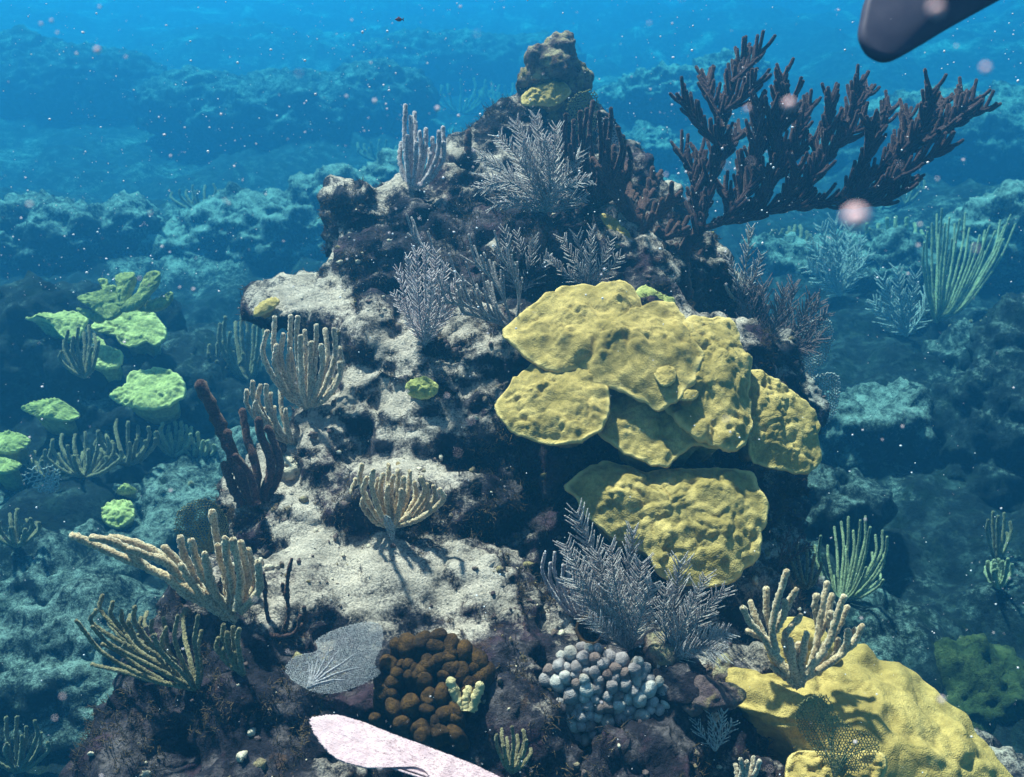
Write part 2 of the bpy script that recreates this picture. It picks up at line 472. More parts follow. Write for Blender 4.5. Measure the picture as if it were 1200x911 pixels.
# boulders of the reef mound: (pixel x, pixel y, depth, rx, ry, rz)
BL = [
 (645, 120, 3.50, .105, .12, .075), (615, 150, 3.5, .10, .13, .09), (672, 140, 3.5, .09, .12, .10),
 (640, 138, 3.50, .13, .14, .10), (690, 158, 3.52, .11, .14, .12), (600, 172, 3.48, .13, .16, .11), (728, 205, 3.50, .12, .16, .13), (757, 250, 3.48, .13, .18, .14), (560, 205, 3.42, .15, .18, .12),
 (640, 162, 3.50, .16, .16, .13), (655, 200, 3.48, .24, .24, .17), (700, 215, 3.50, .14, .2, .16),
 (715, 265, 3.42, .24, .28, .26), (620, 245, 3.40, .30, .28, .22), (575, 235, 3.38, .18, .2, .15),
 (530, 262, 3.32, .20, .22, .17), (470, 262, 3.25, .15, .2, .15), (420, 268, 3.20, .13, .18, .16),
 (440, 320, 3.10, .16, .2, .15), (520, 340, 3.15, .26, .25, .22), (620, 330, 3.12, .30, .26, .24),
 (720, 340, 3.15, .26, .28, .28), (790, 340, 3.30, .20, .25, .22), (840, 370, 3.30, .17, .22, .16),
 (352, 358, 3.02, .13, .17, .07), (395, 370, 2.98, .13, .17, .12), (440, 410, 2.90, .16, .2, .16),
 (520, 425, 2.88, .22, .22, .17), (610, 430, 2.92, .26, .22, .20), (720, 430, 2.95, .34, .26, .26), (830, 450, 2.98, .20, .22, .22),
 (420, 480, 2.80, .16, .2, .14), (490, 500, 2.78, .20, .22, .15), (570, 520, 2.78, .17, .2, .20), (640, 545, 2.88, .22, .22, .24),
 (760, 560, 2.92, .30, .24, .30), (850, 570, 2.85, .14, .22, .26), (385, 530, 2.72, .13, .2, .12), (330, 565, 2.66, .10, .16, .07),
 (300, 600, 2.62, .10, .16, .12), (360, 600, 2.60, .15, .2, .13), (440, 590, 2.58, .18, .2, .13), (520, 600, 2.60, .18, .2, .13),
 (380, 690, 2.42, .20, .22, .13), (470, 690, 2.40, .20, .22, .13), (550, 700, 2.40, .17, .2, .14), (620, 660, 2.72, .20, .22, .18),
 (690, 700, 2.62, .22, .22, .16), (790, 730, 2.48, .22, .22, .16), (870, 720, 2.55, .14, .2, .16),
 (320, 740, 2.26, .14, .18, .11), (270, 745, 2.30, .12, .18, .12), (230, 810, 2.22, .15, .2, .13), (190, 880, 2.14, .15, .2, .13),
 (300, 830, 2.10, .16, .2, .15), (380, 860, 2.06, .15, .2, .13), (440, 800, 2.18, .14, .2, .12), (510, 830, 2.16, .16, .2, .14),
 (590, 800, 2.22, .16, .2, .13), (600, 890, 2.06, .16, .2, .14), (700, 850, 2.20, .18, .2, .13), (690, 780, 2.30, .17, .2, .12),
 (770, 820, 2.20, .16, .2, .15), (835, 800, 2.32, .12, .2, .11), (840, 885, 2.20, .14, .2, .12), (760, 910, 2.04, .16, .2, .14),
 (480, 920, 2.02, .18, .2, .13), (300, 930, 1.98, .18, .2, .14), (930, 900, 2.36, .14, .2, .12), (1040, 930, 2.50, .28, .28, .22), (1130, 960, 2.5, .2, .25, .2), (895, 520, 2.86, .10, .2, .16), (885, 440, 3.30, .13, .2, .20),
 (905, 490, 3.55, .16, .25, .22),
]
blobs = []
for a in BL:
    c = W(*a[:3]); r = np.array(a[3:])
    blobs.append((c, r))
    c2 = c + np.array([(0.06 - c[0]) * .18, .18, -.28]); blobs.append((c2, r * 1.25 + .03))
blobs += [((.05, 3.45, .75), (.75, .6, .85)), ((.1, 2.9, .6), (.95, .6, .75)), ((.05, 2.3, .45), (.95, .7, .6)), ((.0, 3.2, .0), (1.3, 1.1, .7)), ((-.1, 1.9, .3), (.8, .6, .55)), ((.55, 2.5, .6), (.4, .5, .6))]
mm = rock_from_blobs('reef_mound', blobs, .0135, -.3, .85, 100, 1.0, .05, [(375, 650, .2), (480, 700, .16), (500, 520, .12), (350, 345, .1), (430, 390, .1)])
reef_mound = tag(obj('reef_mound', mm, M['rock']), kind='structure')

def bvh_of(objs):
    vs_, fs_, n = [], [], 0
    for o in objs:
        v = coords_of(o.data) + np.array(o.location)
        nl = np.empty(len(o.data.loops), np.int32); o.data.loops.foreach_get('vertex_index', nl)
        st = np.empty(len(o.data.polygons), np.int32); o.data.polygons.foreach_get('loop_start', st)
        tt = np.empty(len(o.data.polygons), np.int32); o.data.polygons.foreach_get('loop_total', tt)
        fs_ += [tuple(nl[s:s + t] + n) for s, t in zip(st.tolist(), tt.tolist())]
        vs_ += [tuple(q) for q in v]; n += len(v)
    return BVHTree.FromPolygons(vs_, fs_)
bv_mound = bvh_of([reef_mound]); bv_bed = bvh_of([seabed])

def hit(px, py, only=None):
    d = Vector(ray(px, py)); ln = d.length; best = None
    for nm, b in (('mound', bv_mound), ('bed', bv_bed)):
        if only and nm != only: continue
        loc, nor, i, dist = b.ray_cast(Vector(CAM), d.normalized())
        if loc is not None and (best is None or dist < best[1]): best = (np.array(loc), dist, np.array(nor))
    if best is None: return None
    return best[0], best[1] / ln, best[2]

# sediment: pockets of pale sand where the photograph has them, and on up-facing ledges
v = coords_of(mm); n = normals_of(mm)
sand = -.24 + .60 * sstep(.30, .95, n[:, 2]) + .45 * fbm(v * 3.2, 4, 201) + 1.15 * fbm(v * 8.5, 4, 205, .62)
for px, py, rad, s in [(375, 650, .24, .75), (340, 620, .16, .5), (480, 690, .20, .45), (545, 690, .16, .4), (500, 520, .15, .75), (420, 440, .16, .55), (430, 385, .14, .5),
                       (350, 345, .16, .8), (330, 540, .13, .7), (455, 470, .12, .4), (560, 395, .16, .45), (480, 215, .2, .3), (560, 190, .2, .35), (600, 600, .12, .25),
                       (820, 350, .16, .5), (560, 450, .10, .35), (610, 780, .12, .2), (720, 250, .15, .35), (600, 310, .14, .4)]:
    h = hit(px, py, 'mound')
    if h is None: continue
    dd = np.linalg.norm((v - h[0]) * np.array([1, .8, 1.3]), axis=1)
    sand += 1.0 * s * np.exp(-(dd / rad) ** 2) * sstep(.05, .6, n[:, 2])
for px, py, rad, s in [(620, 250, .3, .7), (460, 300, .25, .5), (640, 600, .25, .9), (690, 560, .2, .6), (480, 580, .14, .5), (300, 820, .35, .8), (360, 590, .16, .6), (500, 830, .2, .7), (760, 880, .3, .8), (200, 850, .25, .7), (140, 890, .25, .7), (600, 850, .25, .4), (480, 770, .12, .4)]:
    h = hit(px, py, 'mound')
    if h is None: continue
    sand -= s * np.exp(-(np.linalg.norm(v - h[0], axis=1) / rad) ** 2)
set_attr(mm, 'sand', sand)

# ------------------------------------------------------------------ the water itself
hz, hnt, _b = mat_new('sea_water_volume')
hnt.nodes.remove(_b)
pv = nd(hnt, 'ShaderNodeVolumePrincipled')
SIG_T = np.array([.162, .047, .045]); SIG_S = np.array([.0026, .0200, .0405])
DEN = .32
col = SIG_S / DEN
ab = (1 - (SIG_T - SIG_S) / DEN / (1 - col)); ab = np.clip(ab, 0, 1) ** 2
pv.inputs['Color'].default_value = (*col, 1)
pv.inputs['Density'].default_value = DEN
pv.inputs['Anisotropy'].default_value = .45
pv.inputs['Absorption Color'].default_value = (*ab, 1)
hnt.links.new(pv.outputs[0], hnt.nodes['Material Output'].inputs['Volume'])
x0, x1, y0, y1, z0, z1 = -47, 47, -8, 80, -4.5, 2.95
hv = np.array([(x, y, z) for z in (z0, z1) for y in (y0, y1) for x in (x0, x1)])
hf = np.array([(0, 2, 3, 1), (4, 5, 7, 6), (0, 1, 5, 4), (2, 6, 7, 3), (0, 4, 6, 2), (1, 3, 7, 5)])
tag(obj('haze', MB().add(hv, hf).mesh('haze', smooth=False), hz), kind='stuff')

# ------------------------------------------------------------------ coral builders
def base_at(px, py, d=None, only=None, sink=.01):
    h = hit(px, py, only) if only != 'none' else None
    if h is None: return W(px, py, d if d else 3.0), (d if d else 3.0)
    return h[0] + unit(ray(px, py)) * sink, h[1]

def poly_resample(P, k):
    P = np.asarray(P, float); Q = np.concatenate([P[-1:], P, P[:2]])
    out = []
    for i in range(1, len(Q) - 2):
        t = np.linspace(0, 1, 10, endpoint=False)[:, None]
        a, b, c, d = Q[i - 1], Q[i], Q[i + 1], Q[i + 2]
        out.append(.5 * (2 * b + (c - a) * t + (2 * a - 5 * b + 4 * c - d) * t ** 2 + (3 * b - a - 3 * c + d) * t ** 3))
    o = np.concatenate(out); o = np.concatenate([o, o[:1]])
    s = np.concatenate([[0], np.cumsum(np.linalg.norm(np.diff(o, axis=0), axis=1))])
    u = np.linspace(0, s[-1], k, endpoint=False)
    return np.stack([np.interp(u, s, o[:, j]) for j in range(o.shape[1])], 1)

def slab(mb, outline, normal, dome, thick, lump, lscale, seed, nr=34, na=150, under=.6, edge=.008, wob=.0, ruffle=1.3):
    """closed coral plate: bumpy top over a traced rim, rounded lip and a drawn-in underside"""
    O = poly_resample(outline, na)
    c = O.mean(0); nrm = unit(normal)
    th = np.arange(na) / na * 6.283
    e = 1 + wob * perlin(np.stack([np.cos(th) * 6, np.sin(th) * 6, np.full(na, seed * 1.7)], -1), seed) + .5 * wob * np.abs(perlin(np.stack([np.cos(th) * 14, np.sin(th) * 14, np.full(na, seed * 1.7)], -1), seed + 2))
    O = c + (O - c) * e[:, None]
    t = np.linspace(0, 1, nr)
    t = t * (1.25 - .25 * t)
    t = t / t[-1]
    G = c + (O - c)[None] * t[:, None, None]
    G = G.reshape(-1, 3)
    tt = np.repeat(t, na)
    hgt = dome * 1.0 * (1 - tt) * (.8 + .5 * tt)
    wp = G / lscale + .5 * np.stack([perlin(G / lscale * .9, 1), perlin(G / lscale * .9, 2), perlin(G / lscale * .9, 3)], -1)
    wl, _ = worley(wp, seed)
    wm, _ = worley(wp * 2.1, seed + 40)
    big = fbm(G / (lscale * 2.6), 2, seed + 3)
    rid = .3 - np.abs(fbm(wp * .8, 2, seed + 6))
    mod = .35 + .85 * sstep(-.35, .45, fbm(G / (lscale * 1.7), 2, seed + 60))
    lump = lump * mod
    hgt = hgt + (lump * 1.9 * (.5 - wl ** 2 * 1.1) + lump / mod * 2.6 * big + lump * .6 * rid + lump * 1.25 * (.45 - wm ** 2) + lump * .35 * fbm(G / (lscale * .3), 2, seed + 9)) * (1 - .25 * tt ** 12)
    aa = np.tile(th, nr)
    hgt = hgt + tt ** 5 * edge * ruffle * perlin(np.stack([np.cos(aa) * 7, np.sin(aa) * 7, aa * 0 + seed], -1), seed + 77)
    top = G + nrm * hgt[:, None]
    # lip and underside
    kk = 7
    rimtop = top[-na:]
    rings = []
    for j in range(1, kk + 1):
        f = j / kk
        inn = 1 + edge / np.linalg.norm(O - c, axis=1).mean() * math.sin(min(f * 4, 1) * math.pi) * .5 - under * max(0, f - .14) ** .75
        base = c + (O - c) * inn
        h0 = np.sum((rimtop - O) * nrm, 1)
        drop = -edge * min(f * 4, 1) * 1.1 - thick * max(0, f - .2) ** 2.4 * 1.6
        rings.append(base + nrm * (h0 * max(0, 1 - f * 2) + drop)[:, None])
    Vv = np.concatenate([top] + rings)
    tot = nr + kk
    idx = np.arange(tot * na).reshape(tot, na)
    q = np.stack([idx[:-1], idx[1:], np.roll(idx[1:], -1, 1), np.roll(idx[:-1], -1, 1)], -1).reshape(-1, 4)
    n0 = len(Vv)
    Vv = np.concatenate([Vv, rings[-1].mean(0)[None]])
    fan = np.stack([idx[-1], np.full(na, n0), np.roll(idx[-1], -1)], -1)
    # separate adds share indices: use one add per face size with same vertex block
    mb.v.append(Vv); mb.f.append(q + mb.n); mb.f.append(fan + mb.n); mb.n += len(Vv)
    mb.rim = np.concatenate([sstep(.93, 1.0, tt), np.ones(na), np.zeros(na * (kk - 1)), [0]])
    return mb

def on_plane(pxs, p0, nrm):
    nrm = unit(nrm); out = []
    for px, py in pxs:
        r = ray(px, py); s = np.dot(p0 - CAM, nrm) / np.dot(r, nrm); out.append(CAM + r * s)
    return np.array(out)

def crop(x0, y0, sc):
    return lambda pts: [(x0 + a / sc, y0 + b / sc) for a, b in pts]

def rod_tube(mb, pts, r0, r1, k=18, sides=8, rough=.10, seed=0, fuzz=.15):
    P = resample(pts, k)
    s = np.linspace(0, 1, k)
    R = r0 * (1 - s) + r1 * s
    R = R * (1 + rough * perlin(np.stack([s * 9, np.full(k, seed * 3.3), np.full(k, .5)], -1), seed))
    L = np.linalg.norm(P[-1] - P[0])
    P = P + .02 * L * np.stack([perlin(np.stack([s * 3, np.full(k, seed + j * 7.7), s * 0], -1), seed + j) for j in range(3)], -1) * s[:, None]
    tubes(mb, P[None], R[None], sides, fuzz=fuzz)

def colony(name, label, base_px, branches, mat, group=None, cat='soft coral', depth=None, only=None, r=.004, taper=.85, spread=.05, lean=0.0, stub=True, seed=1, sides=8, part='branch', rough=.12):
    """rod gorgonian. branches: list of pixel polylines (first point may be the base), optional radius factor as dict"""
    b, d = base_at(*base_px, d=depth, only=only)
    t = thing(name, label, cat, b, group)
    rs = random.Random(seed)
    for i, br in enumerate(branches):
        fac = 1.0
        if isinstance(br, dict): fac = br['r']; br = br['p']
        off = (rs.random() * 2 - 1) * spread
        pts = []
        n = len(br)
        for j, q in enumerate(br):
            s = j / (n - 1)
            dep = q[2] if len(q) > 2 else 0
            startoff = 0 if (abs(br[0][0] - base_px[0]) + abs(br[0][1] - base_px[1]) < 14) else off * .6
            pts.append(W(q[0], q[1], d + startoff * (1 - s) + (off + lean) * s + dep))
        mb = MB()
        L_ = sum(np.linalg.norm(pts[q + 1] - pts[q]) for q in range(len(pts) - 1))
        rod_tube(mb, pts, r * fac, r * fac * taper, int(min(110, max(18, L_ / (r * .75)))), sides + 1, rough, seed * 31 + i, .26)
        obj(part, mb.mesh(part, b), mat, t)
    return t

def fan_tips(base, tips, sway=.72, rise=.30, jit=0, seed=0):
    """candelabrum branches: out from the base, then up to each tip"""
    rs = random.Random(seed); out = []
    for tx, ty in tips:
        bx, by = base
        m1 = (bx + (tx - bx) * sway * .62, by + (ty - by) * rise * .55)
        m2 = (bx + (tx - bx) * (sway + .2) + rs.uniform(-jit, jit), by + (ty - by) * (rise + .33))
        out.append([base, m1, m2, (tx, ty)])
    return out

def pinnate(mb, pts, length, r, spacing, sides=4, ang=.62, taper=.35, plane=None, rs=None, both=2, curl=.25, stem_r=None, spin=.5, up=0.0):
    """a plume stem with rows of branchlets"""
    L = np.sum(np.linalg.norm(np.diff(np.asarray(pts), axis=0), axis=1))
    k = max(8, int(L / spacing))
    P = resample(pts, k)
    s = np.linspace(0, 1, k)
    sr = stem_r if stem_r else r * 1.8
    tubes(mb, P[None], (sr * (1 - .6 * s))[None], 6)
    T = unit(np.gradient(P, axis=0))
    pl = unit(plane if plane is not None else -FWD)
    A, Bm, Cc, RR = [], [], [], []
    for j in range(1, k):
        side = unit(np.cross(T[j], pl))
        for sg in ((-1, 1) if both == 2 else (1,)):
            ln = length * (1 - taper * s[j]) * min(1, .45 + 2.2 * s[j]) * rs.uniform(.6, 1.3)
            a = ang + rs.uniform(-.18, .18)
            w = unit(side * sg + pl * rs.uniform(-spin, spin))
            d = T[j] * math.cos(a) + w * math.sin(a)
            o = P[j] + T[j] * rs.uniform(-.4, .4) * spacing
            d2 = unit(d + T[j] * curl + UPV * up)
            A.append(o); Bm.append(o + d * ln * .5); Cc.append(o + d * ln * .5 + d2 * ln * .5); RR.append((r, r * .95, r * .75))
    tubes(mb, np.stack([A, Bm, Cc], 1) if sides < 6 else np.stack([np.array(A) * (1 - q) ** 2 + 2 * np.array(Bm) * q * (1 - q) + np.array(Cc) * q * q for q in np.linspace(0, 1, 9)], 1), np.array(RR) if sides < 6 else np.linspace(r, r * .85, 9)[None].repeat(len(A), 0), sides, fuzz=.10)

def plume(name, label, base_px, stems, mat, group=None, cat='sea plume', depth=None, only=None, length=.05, r=.0016, spacing=.008, spread=.06, seed=1, ang=.62, lean=0.0, spin=.5, stem_r=None, curl=.25):
    b, d = base_at(*base_px, d=depth, only=only)
    t = thing(name, label, cat, b, group)
    rs = random.Random(seed)
    for i, st in enumerate(stems):
        off = rs.uniform(-spread, spread)
        pts = [W(q[0], q[1], d + (off + lean) * j / (len(st) - 1)) for j, q in enumerate(st)]
        if len(pts) == 2:
            pts = [pts[0], (pts[0] + pts[1]) / 2 + np.array([0, 0, .01]), pts[1]]
        mb = MB()
        pinnate(mb, pts, length * rs.uniform(.85, 1.15), r, spacing, 4, ang, .45, -FWD + np.array([rs.uniform(-.4, .4), 0, rs.uniform(-.3, .3)]), rs, 2, curl, stem_r, spin)
        obj('branch', mb.mesh('branch', b), mat, t)
    return t

def sea_fan(name, label, base, outline, normal, mat, cell=.011, r=.0016, group=None, veins=7, seed=0, bow=.03, cat='sea fan', vr=.004):
    """net of fine cells spread between ribs; outline is a world polygon in the fan's plane"""
    base = np.asarray(base, float); nrm = unit(normal)
    O = np.asarray(outline, float)
    ax = unit(O.mean(0) - base); ax = unit(ax - nrm * np.dot(ax, nrm)); sx = np.cross(ax, nrm)
    to2 = lambda p: np.stack([(p - base) @ sx, (p - base) @ ax], -1)
    O2 = to2(poly_resample(O, 120))
    def inside(p):
        x, y = p[:, 0], p[:, 1]; res = np.zeros(len(p), bool)
        j = len(O2) - 1
        for i in range(len(O2)):
            xi, yi = O2[i]; xj, yj = O2[j]
            cnd = ((yi > y) != (yj > y)) & (x < (xj - xi) * (y - yi) / (yj - yi + 1e-12) + xi)
            res ^= cnd; j = i
        return res
    R = np.linalg.norm(O2, axis=1).max() * 1.02
    # honeycomb in (angle, radius) space, cells kept near-square by adding ribs outward
    P0, P1 = [], []
    rs = np.random.default_rng(seed)
    lo, hi = O2.min(0), O2.max(0)
    a = cell
    hx, hy = a * math.sqrt(3), a * 1.5
    ni = int((hi[0] - lo[0]) / hx) + 3; nj = int((hi[1] - lo[1]) / hy) + 3
    I, J = np.meshgrid(np.arange(-1, ni), np.arange(-1, nj))
    cx = lo[0] + (I + .5 * (J % 2)) * hx; cy = lo[1] + J * hy
    cen = np.stack([cx.ravel(), cy.ravel()], -1)
    def warp(p):
        q = np.concatenate([p / (a * 1.6), np.full((len(p), 1), seed * 1.3)], 1)
        return p + a * 1.15 * np.stack([perlin(q, 5 + seed), perlin(q, 9 + seed)], -1) + a * 1.6 * np.stack([perlin(q * .3, 15 + seed), perlin(q * .3, 19 + seed)], -1)
    for t0, t1 in ((90, 30), (30, -30), (-30, -90)):
        p = cen + a * np.array([math.cos(math.radians(t0)), math.sin(math.radians(t0))])
        q = cen + a * np.array([math.cos(math.radians(t1)), math.sin(math.radians(t1))])
        P0.append(p); P1.append(q)
    P0 = np.concatenate(P0); P1 = np.concatenate(P1)
    P0 = warp(P0); P1 = warp(P1)
    keep = inside((P0 + P1) / 2)
    P0, P1 = P0[keep], P1[keep]
    def lift(p):
        rr = np.linalg.norm(p, axis=1)
        z = bow * np.sin(p[:, 0] / R * 3.0 + seed) + bow * .6 * (rr / R) ** 2 + .25 * bow * perlin(np.stack([p[:, 0] * 14, p[:, 1] * 14, rr * 0 + seed], -1), 3)
        return base + p[:, :1] * sx + p[:, 1:] * ax + nrm * z[:, None]
    t = thing(name, label, cat, base, group)
    mb = MB()
    A, B_ = lift(P0), lift(P1)
    tubes(mb, np.stack([A, B_], 1), np.full((len(A), 2), r), 4, cap=False)
    obj('net', mb.mesh('net', base), mat, t)
    # ribs
    angs = np.arctan2(O2[:, 0], O2[:, 1])
    for i in range(veins):
        th = np.interp((i + .5) / veins, [0, 1], [np.percentile(angs, 6), np.percentile(angs, 94)]) + rs.uniform(-.05, .05)
        s = np.linspace(0, 1, 40)
        p = np.stack([np.sin(th * (.35 + .65 * s)) * s * R, np.cos(th * (.35 + .65 * s)) * s * R], -1)
        p = p + .02 * R * np.stack([perlin(np.stack([s * 6, s * 0 + i, s * 0], -1), seed + 3), s * 0], -1)
        ins = inside(p)
        if ins.sum() < 4: continue
        last = np.where(ins)[0].max()
        k = max(4, int(last * rs.uniform(.7, .97)))
        p = lift(p[:k])
        mb = MB(); tubes(mb, p[None], (vr * (1 - .75 * np.linspace(0, 1, k)))[None], 6)
        obj('rib', mb.mesh('rib', base), mat, t)
    return t

def rock_thing(name, label, cat, c, rad, mat, seed, group=None, voxel=.02, amp=.5, sand=.0, extra=()):
    bl = [(c, rad)] + [(np.asarray(c) + np.asarray(e[:3]), e[3:]) for e in extra]
    m = rock_from_blobs(name, bl, voxel, None, amp, seed, .8 if voxel < .028 else 1.3, .02)
    v = coords_of(m); n = normals_of(m)
    set_attr(m, 'sand', sand + .6 * sstep(.3, .9, n[:, 2]) - .15 + .5 * fbm(v * 3, 4, seed))
    set_coords(m, v - np.asarray(c))
    o = obj(name, m, mat, None, c)
    return tag(o, label, cat, group)

# ------------------------------------------------------------------ mustard star corals
k5 = crop(560, 310, 2.336)
NPL = (-.08, -.42, .90)
star = thing('star_coral', 'large mustard yellow lobed star coral with overlapping bumpy plates mid mound', 'coral', W(720, 470, 2.66))
def plate(parent, pts, cpx, d, n, dome, thick, lump, ls, seed, mat='star', name='plate', **kw):
    p0 = W(cpx[0], cpx[1], d); mb = MB()
    slab(mb, on_plane(pts, p0, n), n, dome, thick, lump, ls, seed, **kw)
    me = mb.mesh(name, parent.location); set_attr(me, 'rim', mb.rim)
    return obj(name, me, M[mat], parent)
plate(star, k5([(72,190),(100,150),(150,110),(200,85),(250,60),(330,65),(400,50),(440,90),(460,130),(500,100),(545,120),(575,160),(610,230),(600,300),(560,360),(500,390),(450,370),(400,350),(310,320),(290,290),(200,295),(110,235)]), (700, 400), 2.56, NPL, .075, .14, .012, .050, 3, wob=.06, nr=56, na=220, under=.5)
plate(star, k5([(500,200),(565,155),(650,140),(710,170),(722,225),(745,265),(742,340),(750,430),(735,480),(700,510),(660,500),(590,470),(520,400),(480,300)]), (830, 440), 2.53, (.12, -.5, .85), .075, .2, .012, .046, 5, wob=.07, nr=50, na=200, under=.4)
plate(star, k5([(47,385),(75,345),(120,290),(190,255),(280,255),(340,300),(360,380),(340,445),(290,480),(220,490),(140,475),(80,440)]), (640, 480), 2.46, (-.2, -.45, .87), .035, .12, .009, .040, 7, wob=.04, nr=44, na=180, under=.55)
plate(star, k5([(325,440),(335,360),(400,310),(500,310),(590,350),(640,430),(660,500),(590,495),(540,530),(510,550),(430,525),(350,480)]), (760, 505), 2.46, (0, -.42, .9), .035, .14, .009, .040, 9, wob=.05, nr=44, na=180, under=.5)
plate(star, k5([(480,290),(510,275),(540,290),(535,320),(505,330)]), (780, 437), 2.43, (0, -.3, .95), .012, .05, .004, .02, 10, nr=14, na=50, under=.6, edge=.006)
plate(star, k5([(545,350),(575,338),(602,348),(590,368),(555,368)]), (806, 462), 2.42, (0, -.3, .95), .008, .05, .003, .02, 11, nr=12, na=46, under=.6, edge=.006)
plate(star, k5([(560,160),(600,195),(640,225),(600,235),(570,205)]), (815, 390), 2.55, (.1, -.4, .9), .02, .06, .008, .03, 12, nr=16, na=60, under=.5)

t = thing('star_coral', 'mustard star coral shelf jutting right, beside the grey blue sea fans', 'coral', W(905, 500, 2.70))
plate(t, k5([(745,296),(800,310),(870,350),(918,400),(934,440),(930,470),(940,530),(900,570),(840,560),(780,545),(745,510),(738,400)]), (915, 495), 2.56, (.22, -.66, .72), .045, .16, .010, .042, 13, wob=.04, nr=46, na=180, under=.45)
t = thing('star_coral', 'lowest big mustard star coral skirt shaded by the plates above, behind silver plumes', 'coral', W(770, 600, 2.62))
plate(t, k5([(245,615),(275,580),(330,540),(400,550),(460,570),(560,560),(700,560),(760,585),(790,690),(770,740),(760,800),(690,870),(600,880),(500,850),(450,780),(330,720),(270,640)]), (770, 610), 2.39, (0, -.60, .80), .06, .2, .012, .048, 15, wob=.07, nr=60, na=230, under=.3)

# big smooth dome bottom right
k3 = crop(840, 640, 3.333)
dome = thing('dome_coral', 'broad smooth yellow dome coral with dark pits in the bottom right corner', 'coral', W(1040, 880, 2.35))
DN = (.22, -.40, .89)
def dome_mesh():
    mb = MB()
    pts = k3([(60,500),(90,475),(150,480),(220,500),(300,480),(380,450),(480,440),(560,400),(650,450),(740,465),(820,520),(880,590),(960,650),(1010,720),(1060,790),(1120,880),(1200,1000),(1150,1250),(700,1250),(350,1150),(330,950),(320,780),(230,700),(100,620)])
    slab(mb, on_plane(pts, W(1020, 860, 2.13), DN), DN, .085, .28, .013, .085, 21, nr=70, na=260, under=.25, wob=.03, edge=.02)
    v = np.concatenate(mb.v)
    for px, py, rr, dp in [(1016, 812, .030, .018), (1046, 842, .026, .016), (1093, 862, .03, .010), (1085, 880, .02, -.008), (1140, 850, .03, -.014), (1036, 775, .03, .012), (1065, 860, .02, .008), (1150, 905, .03, .012), (985, 840, .03, .012)]:
        c = on_plane([(px, py)], W(1020, 860, 2.13) + unit(DN) * .07, DN)[0]
        q = v - c; q = q - np.outer(q @ unit(DN), unit(DN)) * .85
        v -= np.outer(dp * np.exp(-(np.sum(q * q, 1) / rr ** 2) ** 1.6), unit(DN))
    mb.v = [v]
    return mb
obj('crown', dome_mesh().mesh('crown', dome.location), M['dome'], dome)
plate(dome, k3([(215,330),(250,290),(330,280),(400,310),(450,370),(480,440),(380,480),(260,450)]), (945, 750), 2.22, (.1, -.5, .85), .05, .16, .006, .06, 23, 'dome', 'lobe', nr=30, na=100, under=.2)
plate(dome, [(926, 890), (945, 880), (985, 885), (1020, 880), (1036, 890), (1030, 915), (990, 930), (930, 925)], (980, 905), 1.97, (-.1, -.6, .8), .03, .12, .014, .03, 24, 'dome', 'lobe', nr=30, na=100, under=.3)

# ------------------------------------------------------------------ pinnacle top
kc = W(648, 110, 3.46)
o = rock_thing('rock', 'lumpy brown rock knob crowning the pinnacle, crusted with yellow and mauve', 'rock', kc, (.085, .10, .085), M['knob'], 300, voxel=.009, amp=.35, sand=-.1,
     extra=[(.0, .0, .10, .09, .1, .07), (.02, .0, .15, .05, .06, .045), (-.03, -.02, .12, .06, .07, .05), (.09, .02, .06, .05, .06, .05), (-.09, 0, .05, .035, .04, .03), (0, 0, -.1, .15, .13, .1), (.05, .0, .17, .025, .03, .04), (-.06, -.02, -.02, .07, .07, .035), (.07, -.01, -.03, .07, .07, .04), (-.03, -.04, .06, .07, .06, .03)])
t = thing('encrusting_coral', 'small bright yellow cushion coral on the rock knob atop the pinnacle', 'coral', W(640, 112, 3.38))
plate(t, [(612, 112), (620, 104), (640, 98), (660, 98), (668, 108), (655, 120), (630, 124), (614, 122)], (640, 110), 3.36, (-.1, -.6, .8), .03, .08, .009, .03, 26, nr=22, na=80, under=.4)
t = thing('encrusting_coral', 'thin yellow crust coral on the tip of the pale left ledge', 'coral', W(312, 360, 2.92))
plate(t, [(298, 366), (305, 355), (320, 349), (326, 354), (316, 364), (302, 370)], (311, 360), 2.86, (-.1, -.5, .85), .012, .04, .004, .03, 27, nr=12, na=50)
bq, dq = base_at(490, 455, only='mound')
t = thing('lettuce_coral', 'small curled green yellow lettuce coral in the dark cleft at left centre', 'coral', bq)
plate(t, [(477, 452), (485, 445), (500, 443), (512, 452), (508, 463), (495, 467), (480, 462)], (494, 455), dq - .03, (-.2, -.6, .7), .015, .04, .008, .025, 28, 'table_dull', 'ruffle', nr=16, na=60)
bq, dq = base_at(722, 262, only='mound')
t = thing('encrusting_coral', 'pale yellow crust coral patch running down below the dark pinnacle branches', 'coral', bq)
plate(t, [(705, 255), (715, 252), (728, 265), (740, 283), (745, 292), (735, 296), (722, 280)], (724, 272), dq - .03, (.2, -.7, .65), .015, .05, .01, .03, 29, 'star', 'crust', nr=16, na=70)
bq, dq = base_at(775, 345, only='mound')
t = thing('encrusting_coral', 'dull green crust coral tucked behind the top edge of the big star coral', 'coral', bq)
plate(t, [(745, 345), (755, 335), (775, 345), (790, 352), (780, 362), (755, 358)], (768, 350), dq - .04, (0, -.4, .9), .02, .06, .006, .03, 30, 'table_dull', 'crust', nr=16, na=60)

